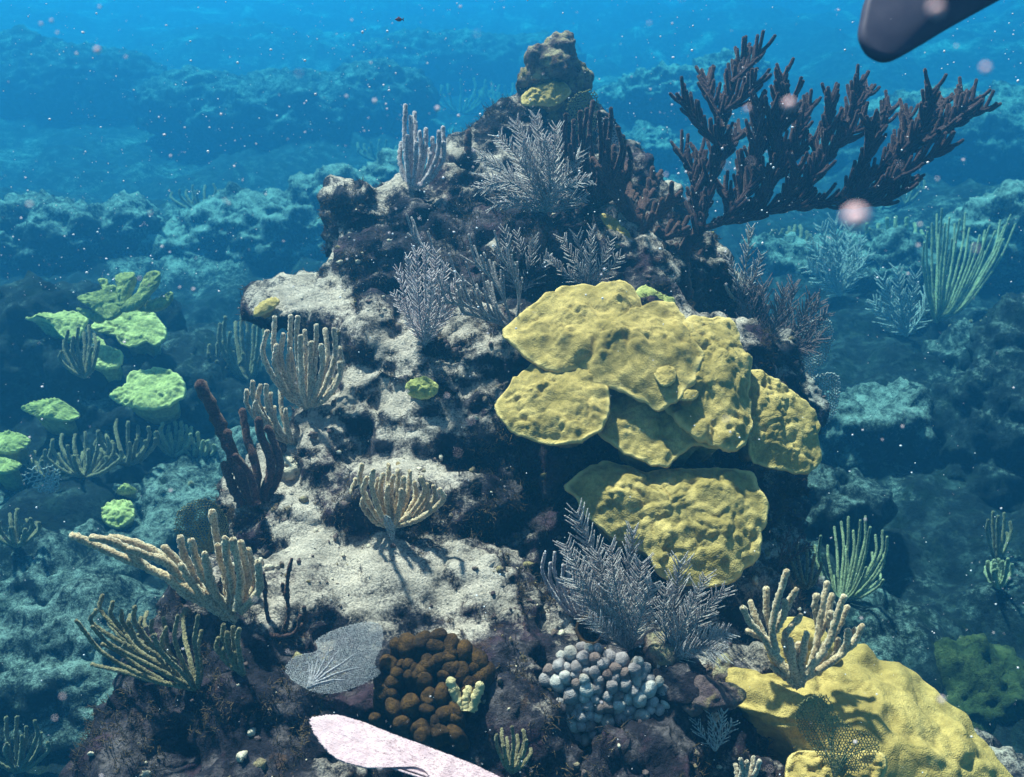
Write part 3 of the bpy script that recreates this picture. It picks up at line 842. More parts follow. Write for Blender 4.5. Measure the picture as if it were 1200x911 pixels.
# ------------------------------------------------------------------ the dark branching gorgonian, upper right
def fingered(name, label, base_px, depth, trunk, arms, mat, r=.0063, length=.070, spacing=.0135, seed=1, spread=.13, trunk_r=.03, stem=.011, group=None):
    b = W(base_px[0], base_px[1], depth)
    t = thing(name, label, 'soft coral', b, group)
    rs = random.Random(seed)
    mb = MB(); rod_tube(mb, [W(q[0], q[1], depth) for q in trunk], trunk_r, trunk_r * .6, 24, 10, .35, seed)
    obj('trunk', mb.mesh('trunk', b), mat, t)
    for i, a in enumerate(arms):
        off0 = 0.0; off1 = rs.uniform(-spread, spread)
        n = len(a)
        pts = [W(q[0], q[1], depth - .02 + off1 * j / (n - 1)) for j, q in enumerate(a)]
        mb = MB()
        for rep in range(1):
            pinnate(mb, pts, length, r, spacing, 9, .62, .2, -FWD + np.array([rs.uniform(-.3, .3), 0, rs.uniform(-.3, .3)]), rs, 2, .35, stem, 1.1, 1.0)
        obj('branch', mb.mesh('branch', b), mat, t)
    return t
fingered('sea_rod', 'tall dark purple brown branching gorgonian spreading right against blue water', (800, 342), 3.0,
  [(800, 350), (800, 315), (806, 285), (822, 266)],
  [[(815, 275), (815, 235), (812, 205), (799, 180)], [(812, 230), (822, 205), (820, 180)],
   [(822, 266), (833, 215), (842, 170), (850, 125), (864, 85), (874, 58)], [(842, 172), (825, 150), (802, 118)], [(846, 150), (832, 110), (828, 92)], [(850, 130), (870, 115), (884, 98)], [(858, 98), (876, 80), (888, 64)], [(838, 200), (856, 170), (868, 155)],
   [(850, 258), (882, 212), (886, 170), (888, 120)], [(884, 190), (900, 160), (902, 135)], [(866, 240), (868, 215), (872, 190)],
   [(875, 250), (908, 205), (912, 155), (917, 90)], [(910, 180), (932, 160), (948, 124)], [(911, 160), (925, 135), (928, 115)], [(905, 215), (925, 190), (940, 170)],
   [(825, 268), (880, 250), (940, 238), (990, 238), (1035, 236), (1062, 218)], [(990, 238), (1030, 222), (1064, 208)],
   [(930, 238), (962, 192), (970, 155), (974, 115)], [(962, 200), (984, 158), (998, 128), (1004, 98)], [(990, 145), (1006, 125), (1016, 106)], [(975, 175), (1000, 155), (1015, 140)], [(945, 225), (958, 195), (952, 165)],
   [(985, 232), (1018, 182), (1030, 152), (1042, 128)], [(1010, 195), (1022, 165), (1022, 145)],
   [(990, 234), (1050, 185), (1100, 155), (1154, 126)], [(1100, 155), (1118, 138), (1128, 112)], [(1080, 168), (1105, 150), (1140, 118)], [(1045, 190), (1078, 152), (1092, 108)], [(1075, 155), (1090, 138), (1104, 118)], [(1040, 195), (1060, 160), (1064, 135)], [(1020, 225), (1070, 195), (1110, 172)],
   [(840, 262), (880, 252), (915, 244), (938, 243)], [(850, 262), (855, 240), (848, 222)], [(915, 240), (930, 215), (935, 195)], [(890, 248), (900, 222), (895, 205)]],
  M['rod_dark'], seed=5)
fingered('sea_rod', 'stubby dark brown gorgonian climbing the pinnacle flank, left of the spreading one', (778, 345), 3.02,
  [(785, 350), (768, 310), (748, 272), (730, 235)],
  [[(748, 275), (770, 252), (788, 232)], [(735, 250), (738, 230), (732, 205)], [(752, 290), (775, 280), (795, 272)], [(732, 245), (716, 222), (706, 198)], [(745, 265), (755, 240), (765, 212)], [(765, 305), (790, 298), (812, 290)], [(728, 240), (725, 215), (718, 192)], [(775, 320), (795, 312), (830, 300)]],
  M['rod_finger'], r=.0095, length=.05, spacing=.024, seed=8, stem=.018, trunk_r=.032)
colony('sea_rod', 'slender dark brown gorgonian blades fanning up just right of the rock knob', (700, 240),
  fan_tips((700, 240), [(646, 160), (655, 148), (663, 135), (672, 142), (680, 132), (688, 128), (695, 120), (702, 132), (710, 140), (716, 128), (724, 150), (730, 160), (736, 172), (738, 190), (660, 175), (690, 160), (712, 165), (668, 170), (720, 180), (652, 190)], .8, .35, 4, 3),
  M['rod_dark'], only='mound', r=.0085, lean=-.10, spread=.10, seed=9)

# ------------------------------------------------------------------ rod gorgonians on the mound
def forks(tips, dx, dy, n, seed):
    rs = random.Random(seed); out = list(tips)
    for _ in range(n):
        x, y = rs.choice(tips); out.append((x + rs.uniform(-dx, dx), y + rs.uniform(0, dy)))
    return out
colony('sea_rod', 'pale tan candelabrum gorgonian standing up from the left shoulder of the mound', (360, 478),
  fan_tips((360, 478), [(313, 388), (322, 372), (324, 405), (332, 392), (341, 370), (349, 372), (352, 395), (357, 388), (365, 402), (371, 382), (381, 386), (391, 386), (398, 408), (398, 425), (340, 410), (376, 405)], .85, .32, 2, 1),
  M['rod_tan'], only='mound', r=.0075, seed=3, spread=.07, lean=-.05, taper=.9)
colony('sea_rod', 'short pale tan gorgonian bush below the candelabrum one on the left shoulder', (345, 520),
  fan_tips((345, 520), [(289, 458), (296, 447), (305, 452), (300, 470), (312, 452), (317, 462), (329, 458), (322, 478), (310, 480), (335, 480)], .8, .35, 2, 2),
  M['rod_tan'], only='mound', r=.0072, seed=4, spread=.06, lean=-.03, taper=.9)
colony('finger_gorgonian', 'thick dark brown finger gorgonian sticking up beside the left mound edge', (292, 592),
  [{'p': [(300, 592), (278, 545), (258, 500), (246, 475), (235, 450)], 'r': 1.15}, {'p': [(298, 592), (282, 560), (272, 525), (266, 508)], 'r': .95}, {'p': [(285, 592), (272, 570), (263, 545)], 'r': .85},
   {'p': [(300, 590), (300, 548), (290, 515), (284, 482)], 'r': .75}, {'p': [(308, 585), (318, 545), (308, 515), (303, 492)], 'r': .8}, {'p': [(312, 585), (328, 550), (322, 520), (314, 502)], 'r': .7}, {'p': [(300, 585), (292, 555), (275, 535)], 'r': .6}],
  M['rod_finger'], only='mound', r=.0165, seed=5, spread=.06, lean=-.05, taper=.8, rough=.25)
colony('sea_rod', 'small cream tipped finger gorgonian bush on the central sand slope', (458, 618),
  fan_tips((458, 618), [(417, 562), (416, 578), (424, 545), (430, 560), (437, 552), (443, 562), (449, 556), (455, 545), (461, 558), (466, 552), (473, 560), (480, 553), (486, 566), (493, 560), (500, 568), (508, 570), (515, 574), (425, 585), (440, 575), (470, 575), (485, 580), (500, 584), (433, 590), (455, 570)], .85, .35, 3, 7),
  M['rod_cream'], only='mound', r=.0068, seed=6, spread=.12, lean=-.07, taper=.9)
colony('sea_rod', 'thick cream gorgonian with long arms reaching left over the lower left gully', (275, 728),
  [{'p': [(278, 728), (225, 693), (165, 662), (120, 642), (86, 627)], 'r': 1.1}, [(170, 664), (150, 645), (130, 634), (108, 630)], {'p': [(262, 715), (225, 680), (190, 652), (160, 636), (130, 630)], 'r': 1.05}, [(215, 680), (195, 660), (170, 650), (152, 644)], [(225, 685), (215, 665), (205, 655), (192, 642)],
   [(272, 720), (235, 690), (218, 655), (211, 630)], [(272, 720), (240, 680), (230, 655), (224, 634)], [(272, 715), (262, 665), (254, 630), (249, 600)], [(270, 720), (250, 690), (243, 665), (240, 650)], [(272, 715), (265, 670), (258, 655), (255, 640)], [(275, 715), (272, 680), (266, 655), (264, 632)], [(278, 715), (282, 680), (277, 655), (273, 633)], [(280, 715), (290, 680), (287, 660), (282, 636)], [(280, 718), (298, 688), (295, 665), (291, 645)], [(282, 718), (302, 695), (304, 680), (302, 660)], [(270, 722), (240, 700), (222, 680), (212, 662)], [(268, 725), (235, 705), (215, 695), (200, 680)]],
  M['rod_cream'], only='mound', r=.0095, seed=7, spread=.08, lean=-.04, taper=.82, rough=.2)
colony('sea_rod', 'thin olive gorgonian spraying leftward below the thick cream one, lower left', (230, 810),
  [[(230, 808), (175, 795), (120, 765), (90, 728)], [(230, 808), (180, 798), (135, 785), (108, 778)], [(225, 806), (185, 785), (130, 755), (108, 735)], [(228, 806), (200, 785), (165, 765), (148, 745)], [(228, 806), (210, 785), (190, 765), (180, 745)], [(228, 806), (216, 780), (205, 750), (208, 722)], [(230, 806), (222, 770), (216, 745), (214, 720)], [(232, 806), (232, 780), (228, 750), (232, 722)], [(232, 806), (236, 785), (232, 760), (236, 740)], [(200, 790), (185, 770), (160, 750), (150, 728)], [(190, 798), (160, 780), (140, 765), (120, 755)], [(215, 800), (195, 770), (190, 750), (195, 735)]],
  M['rod_olive'], only='mound', r=.0052, seed=8, spread=.12, lean=-.04, taper=.8)
colony('sea_rod', 'dense stubby olive gorgonian bush between the cream gorgonian and the gully', (205, 775),
  fan_tips((205, 775), [(120, 698), (132, 706), (142, 716), (152, 722), (158, 712), (165, 724), (172, 718), (178, 728), (150, 740), (138, 735), (162, 745), (172, 750), (185, 738), (192, 725), (130, 722), (112, 715), (180, 755), (146, 755)], .8, .4, 3, 11),
  M['rod_olive'], depth=2.15, r=.0055, seed=9, spread=.14, lean=.02)
colony('sea_rod', 'little pale gorgonian tuft right of the olive spray on the lower left ledge', (285, 790),
  fan_tips((285, 790), [(262, 733), (266, 742), (273, 735), (280, 738), (256, 748), (262, 760), (276, 765)], .8, .4, 2, 12), M['rod_olive'], only='mound', r=.006, seed=10, spread=.05, lean=-.04)
colony('sea_rod', 'grey upright gorgonian on the upper left shoulder seen against the water', (482, 222),
  fan_tips((482, 222), [(475, 124), (481, 138), (486, 132), (492, 155), (499, 152), (507, 162), (514, 155), (519, 150), (512, 170), (470, 168), (477, 160), (520, 168), (488, 168), (503, 175)], .8, .28, 2, 13),
  M['rod_grey'], only='mound', r=.0085, seed=11, spread=.06, taper=.85)
colony('tube_sponge', 'lone dark finger sponge standing behind the upper left shoulder ridge', (549, 182), [{'p': [(549, 185), (548, 170), (549, 155)], 'r': 1.0}], M['rod_finger'], only='mound', r=.013, seed=12, cat='sponge', part='tube', rough=.3)
plume('sea_plume', 'bluish grey wispy plume bush in the shade left of the long whip branches', (498, 405),
  [[(498, 405), (498 + (x - 498) * .6, 370), (x, y)] for x, y in [(468, 318), (478, 302), (488, 296), (499, 290), (511, 298), (522, 312), (534, 330), (540, 345), (462, 345), (484, 325), (506, 322)]],
  M['rod_grey'], only='mound', length=.036, r=.0016, spacing=.0075, seed=13, spread=.10, lean=-.10, spin=.9)
# long whip gorgonian: arms with upright side rods
def whip(name, label, base_px, arms, mat, r, rods, rl, seed, only='mound', lean=-.1, group=None):
    b, d = base_at(*base_px, only=only)
    t = thing(name, label, 'soft coral', b, group); rs = random.Random(seed)
    for a in arms:
        off = rs.uniform(-.04, .04); n = len(a)
        P = resample([W(q[0], q[1], d + (off + lean) * j / (n - 1)) for j, q in enumerate(a)], 40)
        mb = MB(); tubes(mb, P[None], np.linspace(r * 1.15, r * .8, 40)[None], 7)
        for k in range(rods):
            j = int(rs.uniform(6, 36)); dirv = unit(P[min(j + 2, 39)] - P[j])
            up = unit(UPV + dirv * .5 + FWD * rs.uniform(-.4, .4) + RGT * rs.uniform(-.15, .15)); L = rl * rs.uniform(.6, 1.2)
            q = resample([P[j], P[j] + unit(dirv + up) * L * .35, P[j] + unit(dirv + up) * L * .35 + up * L * .65], 10)
            tubes(mb, q[None], np.linspace(r * .9, r * .75, 10)[None], 6)
        obj('branch', mb.mesh('branch', b), mat, t)
    return t
whip('sea_whip', 'silvery gorgonian with long thin arms sweeping left above the big star coral', (604, 388),
  [[(604, 388), (570, 350), (525, 315), (500, 295), (478, 274)], [(604, 388), (565, 362), (530, 345), (498, 338)], [(604, 388), (575, 372), (550, 360), (520, 354)], [(600, 386), (590, 350), (570, 320), (540, 300)], [(604, 386), (608, 350), (600, 320), (585, 300)], [(604, 386), (580, 378), (555, 370), (540, 368)]],
  M['plume_grey'], .0042, 11, .085, 15)
plume('sea_plume', 'bushy silver grey sea plume filling the pinnacle face below the rock knob', (640, 250),
  [[(640, 250), (600, 215), (562, 222)], [(640, 250), (590, 200), (565, 185)], [(640, 248), (610, 190), (585, 160)], [(640, 246), (620, 180), (605, 145)], [(640, 246), (635, 180), (628, 138)], [(642, 246), (650, 190), (652, 150)], [(642, 248), (665, 205), (680, 180)], [(640, 250), (655, 225), (690, 210)], [(640, 250), (615, 235), (580, 240)], [(640, 248), (630, 205), (612, 172)], [(645, 250), (670, 235), (685, 232)], [(640, 250), (645, 210), (640, 165)], [(640, 250), (600, 232), (570, 205)]],
  M['plume_grey'], only='mound', length=.062, r=.0015, spacing=.0065, spread=.10, lean=-.12, seed=16, spin=.9)
plume('sea_plume', 'thin grey blue sea plume below the pinnacle face, above the star coral left end', (612, 340),
  [[(612, 340), (600, 310), (592, 272)], [(612, 340), (612, 300), (606, 275)], [(614, 340), (622, 305), (625, 282)], [(610, 342), (590, 315), (582, 290)], [(614, 342), (632, 320), (642, 300)]],
  M['plume_grey'], only='mound', length=.045, r=.0018, spacing=.01, spread=.05, lean=-.06, seed=17)
plume('sea_plume', 'thin grey sea plume fan just above the top of the star coral', (690, 338),
  [[(690, 338), (672, 305), (660, 280)], [(690, 338), (682, 300), (676, 278)], [(690, 336), (692, 300), (694, 272)], [(692, 338), (706, 308), (715, 285)], [(688, 340), (660, 318), (645, 305)], [(692, 338), (715, 315), (726, 302)]],
  M['plume_grey'], only='mound', length=.045, r=.0018, spacing=.01, spread=.05, lean=-.06, seed=18)
plume('sea_plume', 'feathery silver sea plume in front of the lowest yellow star coral', (738, 762),
  [[(738, 762), (705, 680), (676, 602)], [(738, 762), (735, 690), (742, 624)], [(738, 762), (690, 690), (664, 640)], [(738, 762), (712, 700), (700, 650)], [(738, 762), (722, 690), (716, 642)], [(740, 762), (752, 720), (764, 685)], [(738, 764), (700, 720), (672, 680)], [(738, 762), (745, 700), (752, 660)], [(738, 764), (712, 740), (690, 725)]],
  M['plume_grey'], only='mound', length=.060, r=.0014, spacing=.006, spread=.07, lean=-.08, seed=19)
plume('sea_plume', 'feathery silver sea plume leaning right beside the yellow star coral skirt', (785, 770),
  [[(785, 770), (790, 710), (797, 660)], [(785, 770), (808, 715), (826, 678)], [(785, 770), (820, 725), (848, 692)], [(787, 772), (825, 750), (852, 742)], [(786, 770), (800, 735), (812, 705)], [(786, 772), (815, 762), (845, 765)], [(784, 770), (778, 720), (780, 690)]],
  M['plume_grey'], only='mound', length=.058, r=.0014, spacing=.006, spread=.06, lean=-.08, seed=20)
colony('sea_rod', 'small pale blue grey forked gorgonian left of the feathery plumes', (684, 728),
  fan_tips((684, 728), [(638, 650), (645, 660), (650, 648), (660, 662), (667, 645), (655, 680), (672, 665), (684, 672)], .8, .35, 2, 21), M['rod_grey'], only='mound', r=.0046, seed=21, spread=.04, lean=-.05)
# gorgonian on the dome coral
colony('sea_rod', 'cream candelabrum gorgonian growing on the yellow dome coral', (936, 806),
  [[(936, 806), (905, 765), (888, 730), (880, 706)], [(915, 775), (893, 745), (878, 728), (871, 712)], [(910, 765), (905, 735), (912, 700), (922, 670)], [(905, 745), (898, 715), (898, 690)], [(912, 730), (925, 705), (933, 692)], [(908, 740), (918, 722), (920, 705)], [(900, 750), (888, 745), (876, 740)],
   [(936, 804), (925, 770), (920, 745), (938, 722)], [(936, 804), (918, 780), (908, 765), (903, 750)], [(936, 804), (930, 780), (928, 762), (926, 750)], [(936, 804), (922, 785), (910, 775), (902, 765)], [(938, 804), (940, 775), (942, 760), (945, 742)], [(938, 804), (935, 785), (934, 770), (936, 755)], [(936, 806), (915, 790), (905, 782)],
   [(938, 804), (955, 765), (962, 720), (969, 684)], [(958, 745), (968, 725), (975, 698)], [(960, 735), (955, 715), (957, 698)], [(945, 790), (970, 755), (980, 725), (989, 700)], [(972, 750), (985, 730), (993, 712)], [(975, 745), (972, 728), (974, 718)], [(942, 795), (975, 775), (998, 755), (1010, 734)], [(985, 768), (992, 755), (994, 740)], [(970, 778), (980, 765), (982, 750)], [(955, 785), (965, 770), (966, 755)], [(995, 760), (1003, 750), (1002, 738)]],
  M['rod_cream'], depth=2.09, only='none', r=.0078, seed=22, spread=.05, lean=-.02, taper=.88)
plume('sea_plume', 'wispy pinkish brown twig gorgonian in the shade right of the star coral skirt', (912, 665), [[(912, 665), (925, 645), (938, 630)], [(912, 665), (930, 652), (948, 640)], [(912, 665), (918, 640), (925, 622)]], M['rod_finger'], depth=2.55, only='none', length=.025, r=.002, spacing=.012, seed=23, spread=.03)

colony('twig_sponge', 'thin dark twisted twig sponge standing on the sand edge, lower left', (338, 748),
  [[(300, 735), (320, 745), (345, 742), (352, 722)], [(318, 742), (312, 712), (310, 690), (308, 672)], [(332, 745), (338, 718), (336, 690), (342, 655)], [(336, 700), (333, 692), (331, 685)], [(350, 738), (358, 728), (356, 712)]],
  M['rod_finger'], only='mound', r=.0055, seed=51, spread=.02, lean=-.03, cat='sponge', part='twig', rough=.7)

# ------------------------------------------------------------------ sea fans
def fan_px(name, label, base_px, outline, d, n, mat, **kw):
    p0 = W(base_px[0], base_px[1], d)
    return sea_fan(name, label, p0, on_plane(outline, p0, n), n, M[mat], **kw)
fan_px('sea_fan', 'grey blue net sea fan lying on the slope left of the ochre sponge', (362, 806), [(335, 788), (345, 770), (372, 763), (371, 750), (395, 738), (430, 730), (448, 736), (449, 756), (440, 778), (446, 790), (420, 805), (390, 813), (362, 809)], 1.97, (.05, -.72, .70), 'fan_grey', cell=.0022, r=.0008, veins=8, seed=1, vr=.003, bow=.015)
fpn = unit((-.10, -.08, 1.0)); fp0 = W(620, 950, 1.60)
pf = thing('sea_fan', 'bright pinkish white sea fan jutting from the bottom edge of the photo', 'sea fan', fp0)
fo = on_plane([(362, 842), (370, 836), (395, 835), (430, 847), (470, 866), (520, 886), (585, 913), (640, 945), (640, 985), (560, 975), (512, 925), (495, 905), (460, 898), (440, 902), (420, 898), (395, 888), (375, 868)], fp0, fpn)
def pink_blade():
    na, nr = 700, 60
    O = poly_resample(fo, na); c = O.mean(0)
    th = np.arange(na)
    O = c + (O - c) * (1 + .010 * rng.uniform(-1, 1, na) + .012 * perlin(np.stack([th * .13, th * 0., th * 0.], -1), 4))[:, None]
    t = np.linspace(0, 1, nr); G = (c + (O - c)[None] * t[:, None, None]).reshape(-1, 3)
    ax = unit(c - fp0); sx = np.cross(ax, fpn); q = G - fp0
    ang = np.arctan2(q @ sx, q @ ax); rr = np.linalg.norm(q, axis=1)
    vein = np.abs(perlin(np.stack([ang * 34, rr * 9, rr * 0], -1), 7)); pits, _ = worley(np.stack([ang * 150, rr * 170, rr * 0], -1), 3)
    h = .010 * np.sin(rr * 9) - .0014 * vein - .0016 * (pits < .34) + .002 * fbm(G * 30, 2, 5)
    top = G + fpn * h[:, None]; bot = G + fpn * (h - .004)[:, None]
    V = np.concatenate([top, bot]); idx = np.arange(nr * na).reshape(nr, na); n = nr * na
    q1 = np.stack([idx[:-1], idx[1:], np.roll(idx[1:], -1, 1), np.roll(idx[:-1], -1, 1)], -1).reshape(-1, 4)
    rimq = np.stack([idx[-1], idx[-1] + n, np.roll(idx[-1], -1) + n, np.roll(idx[-1], -1)], -1)
    return MB().add(V, np.concatenate([q1, q1[:, ::-1] + n, rimq]))
obj('blade', pink_blade().mesh('blade', fp0), M['fan_pink'], pf)
for k in range(7):
    e = on_plane([(378 + 8 * k * (k % 2), 846 + 6 * k)], fp0, fpn)[0]
    s_ = np.linspace(0, .62 + .1 * (k % 3), 30)[:, None]
    P = fp0 * (1 - s_) + e * s_ + np.cross(unit(e - fp0), fpn) * (.02 * np.sin(s_ * 3 + k) * s_) + fpn * (.010 * np.sin(np.linalg.norm(s_ * (e - fp0), axis=1) * 9) - .0065)[:, None]
    mb = MB(); tubes(mb, P[None], np.linspace(.0035, .0018, 30)[None], 6); obj('rib', mb.mesh('rib', fp0), M['fan_pink'], pf)
fan_px('sea_fan', 'olive green open net sea fan in front of the yellow dome coral', (978, 912), [(840 + a / 3.333, 640 + b / 3.333) for a, b in [(300, 640), (320, 600), (360, 575), (420, 575), (455, 625), (470, 665), (550, 720), (600, 735), (640, 780), (620, 850), (520, 900), (440, 860), (360, 770), (310, 700)]], 1.93, (-.12, -.88, .45), 'fan_olive', cell=.0034, r=.0011, veins=8, seed=3, vr=.003, bow=.015)
fan_px('sea_fan', 'small olive sea fan standing behind the thick cream gorgonian', (240, 652), [(209, 612), (218, 592), (240, 585), (258, 600), (264, 620), (256, 645), (235, 655), (215, 640)], 2.36, (-.1, -.9, .4), 'fan_olive', cell=.0036, r=.0011, veins=6, seed=4)
fan_px('sea_fan', 'dark olive sea fan right beside the rock knob on the pinnacle', (690, 168), [(664, 126), (678, 108), (697, 107), (701, 125), (697, 150), (688, 168), (672, 150)], 3.32, (.1, -.9, .35), 'fan_olive', cell=.006, r=.0018, veins=6, seed=5, bow=.01)
fan_px('sea_fan', 'pale rounded sea fan on the right edge of the pinnacle below the knob', (706, 192), [(700, 145), (712, 138), (724, 152), (725, 172), (716, 184), (702, 180)], 3.38, (.3, -.9, .35), 'fan_grey', cell=.006, r=.0018, veins=5, seed=6, bow=.01)
fan_px('sea_fan', 'tall pale blue sea fan behind the shelf coral, under the brown plumes', (900, 462), [(885, 430), (900, 400), (930, 385), (960, 372), (970, 385), (966, 415), (950, 435), (935, 455), (912, 465)], 3.55, (.1, -.9, .35), 'fan_blue', cell=.006, r=.0026, veins=8, seed=7)
fan_px('sea_fan', 'small round pale blue sea fan low behind the right shelf coral', (945, 502), [(925, 470), (938, 446), (960, 437), (975, 440), (980, 460), (976, 485), (962, 500), (940, 500)], 3.6, (.15, -.9, .35), 'fan_blue', cell=.006, r=.0026, veins=6, seed=8)
fan_px('sea_fan', 'tiny pale green leaf shaped sea fan hanging under the small finger gorgonian', (453, 605), [(450, 604), (457, 606), (463, 618), (462, 632), (457, 630), (451, 616)], 2.33, (-.1, -.9, .3), 'fan_blue', cell=.0025, r=.001, veins=3, seed=9, bow=.004, vr=.002)
fan_px('sea_fan', 'flat grey sea fan facing the camera, lowest left in the distance', (60, 580), [(30, 560), (45, 545), (65, 548), (68, 570), (55, 580)], 4.2, (.1, -.9, .4), 'fan_blue', cell=.012, r=.003, veins=5, seed=10)

# ------------------------------------------------------------------ ochre sponge, finger corals and tubes
def capsule(mb, base, axis, L, r0, r1, seed, sides=12, k=12, bul=.15):
    axis = unit(axis)
    s = np.linspace(0, 1, k)
    P = base + axis * (s * L)[:, None]
    R = r0 + (r1 - r0) * s + bul * r1 * np.sin(s * math.pi) * .3
    tubes(mb, np.concatenate([P[:-1], P[-1:]])[None], R[None], sides, cap=False)
    # hemispherical end
    q = np.linspace(0, math.pi / 2, 6)[1:]
    E = P[-1] + axis * (np.sin(q) * r1 * .85)[:, None]
    tubes(mb, np.concatenate([P[-1:], E])[None], np.concatenate([[r1], np.maximum(np.cos(q) * r1, 1e-4)])[None], sides, cap=False)
    v = np.concatenate(mb.v); n0 = len(v)
    c = base + axis * L * .5
    d = v - c
    v = v + unit(d) * (.18 * r1 * fbm(v / (r1 * 1.6), 2, seed))[:, None]
    mb.v = [v]
bq = W(503, 815, 2.06)
sp = thing('lobed_sponge', 'dark ochre tipped lobed sponge cluster above the pink sea fan', 'sponge', bq)
mb = MB(); v0, f0 = ico(4)
vv = v0 * np.array([.122, .10, .112]); vv = vv + unit(vv) * (.02 * fbm(vv * 25, 3, 4))[:, None]
obj('body', mb.add(vv + W(505, 812, 2.12), f0).mesh('body', bq), M['sponge_dark'], sp)
rs0 = random.Random(3)
SPL = [(775, 125, 28), (630, 165, 38), (570, 172, 24), (700, 152, 32), (760, 172, 40), (830, 168, 30), (525, 255, 28), (630, 268, 26), (578, 305, 24), (775, 242, 27), (890, 202, 30), (955, 232, 36), (990, 312, 36), (840, 212, 20), (500, 342, 26), (522, 388, 32), (640, 452, 32), (788, 402, 26), (475, 520, 20), (700, 598, 28), (850, 595, 24), (700, 320, 26), (880, 300, 28), (720, 480, 24), (600, 540, 24), (800, 500, 26), (920, 390, 26), (850, 480, 24), (560, 470, 24), (760, 560, 20)]
for _ in range(34):
    th_ = rs0.uniform(0, 6.28); q_ = rs0.random() ** .5
    SPL.append((745 + 235 * q_ * math.cos(th_), 370 + 220 * q_ * math.sin(th_), rs0.uniform(16, 27)))
for i, (a, b_, r) in enumerate(SPL):
    px, py = 320 + a / 4, 710 + b_ / 4
    depth = 2.06 - .05 * (1 - ((px - 505) / 75) ** 2) - .0009 * (py - 740)
    tip = W(px, py, depth); r = r / 4 * depth / FPX * rs0.uniform(1.05, 1.6)
    ax = unit(.45 * unit(tip - W(505, 830, 2.25)) + np.array([rs0.uniform(-.15, .15), rs0.uniform(-.15, .15) - .30, .9]))
    L = .075 + .03 * rs0.random()
    mb = MB(); capsule(mb, tip - ax * L, ax, L - r * .6, r * 1.35, r, i, 16, 12)
    q = np.concatenate(mb.v); cq = tip - ax * L * .5; dq_ = unit(np.cross(ax, [rs0.uniform(-1, 1), rs0.uniform(-1, 1), .2]))
    pj = (q - cq) @ dq_
    q = q + np.outer(pj * rs0.uniform(.0, .5), dq_); q = q + unit(q - cq) * (.006 * fbm(q * 45, 3, i))[:, None]; mb.v = [q]
    obj('lobe', mb.mesh('lobe', bq), M['sponge_brown'], sp)
colony('finger_coral', 'little pale yellow three fingered coral on the right side of the ochre sponge', (546, 832),
  [[(540, 832), (534, 815), (528, 798)], [(546, 832), (546, 820), (549, 808)], [(552, 832), (558, 818), (563, 803)], [(540, 832), (535, 828), (530, 826)]], M['pale_yellow'], depth=1.95, only='none', r=.0105, seed=24, spread=.01, cat='coral', part='finger', rough=.2, sides=12)
# knobbly finger coral
kf = crop(560, 580, 2.753)
bq, dq = base_at(705, 830, only='mound')
dq = min(dq, 2.1)
fc = thing('finger_coral', 'rounded clump of grey white knob coral at bottom centre right', 'coral', bq)
ctr = W(715, 830, dq + .10)
mb = MB(); vv = v0 * np.array([.16, .12, .10]); vv = vv + unit(vv) * (.02 * fbm(vv * 22, 3, 9))[:, None]
obj('core', mb.add(vv + ctr, f0).mesh('core', bq), M['sponge_dark'], fc)
outl = np.array(kf([(205, 560), (250, 520), (330, 482), (400, 490), (480, 505), (540, 540), (590, 600), (640, 680), (700, 740), (690, 800), (640, 850), (540, 870), (430, 815), (330, 800), (250, 780), (190, 720), (185, 640)]))
def in_poly(p, O):
    r = False; j = len(O) - 1
    for i in range(len(O)):
        if (O[i, 1] > p[1]) != (O[j, 1] > p[1]) and p[0] < (O[j, 0] - O[i, 0]) * (p[1] - O[i, 1]) / (O[j, 1] - O[i, 1]) + O[i, 0]: r = not r
        j = i
    return r
rs = random.Random(12); pts = []
for _ in range(6000):
    p = (rs.uniform(620, 815), rs.uniform(750, 895)); rad = rs.uniform(5.5, 9.5)
    if not in_poly(p, outl): continue
    if all(math.hypot(p[0] - q[0], p[1] - q[1]) > (rad + q[2]) * .72 for q in pts): pts.append((*p, rad))
for i, (px, py, rad) in enumerate(pts):
    ex, ey = (px - 712) / 95, (py - 815) / 72
    depth = dq - .035 - .055 * max(0, 1 - ex * ex - ey * ey) ** .7 + rs.uniform(-.008, .008)
    tip = W(px, py, depth); r = rad * depth / FPX
    ax = unit(tip - (ctr + np.array([0, .05, -.10])))
    L = .045
    mb = MB(); capsule(mb, tip - ax * (L + r * .5), ax, L, r * 1.05, r, 40 + i, 14, 8, .3)
    q = np.concatenate(mb.v); q = q + unit(q - (tip - ax * r)) * (.35 * r * fbm(q / r * .8, 3, i))[:, None]; mb.v = [q]
    obj('knob', mb.mesh('knob', bq), M[rs.choice(['finger', 'finger', 'finger_pale', 'finger_brown'])], fc)

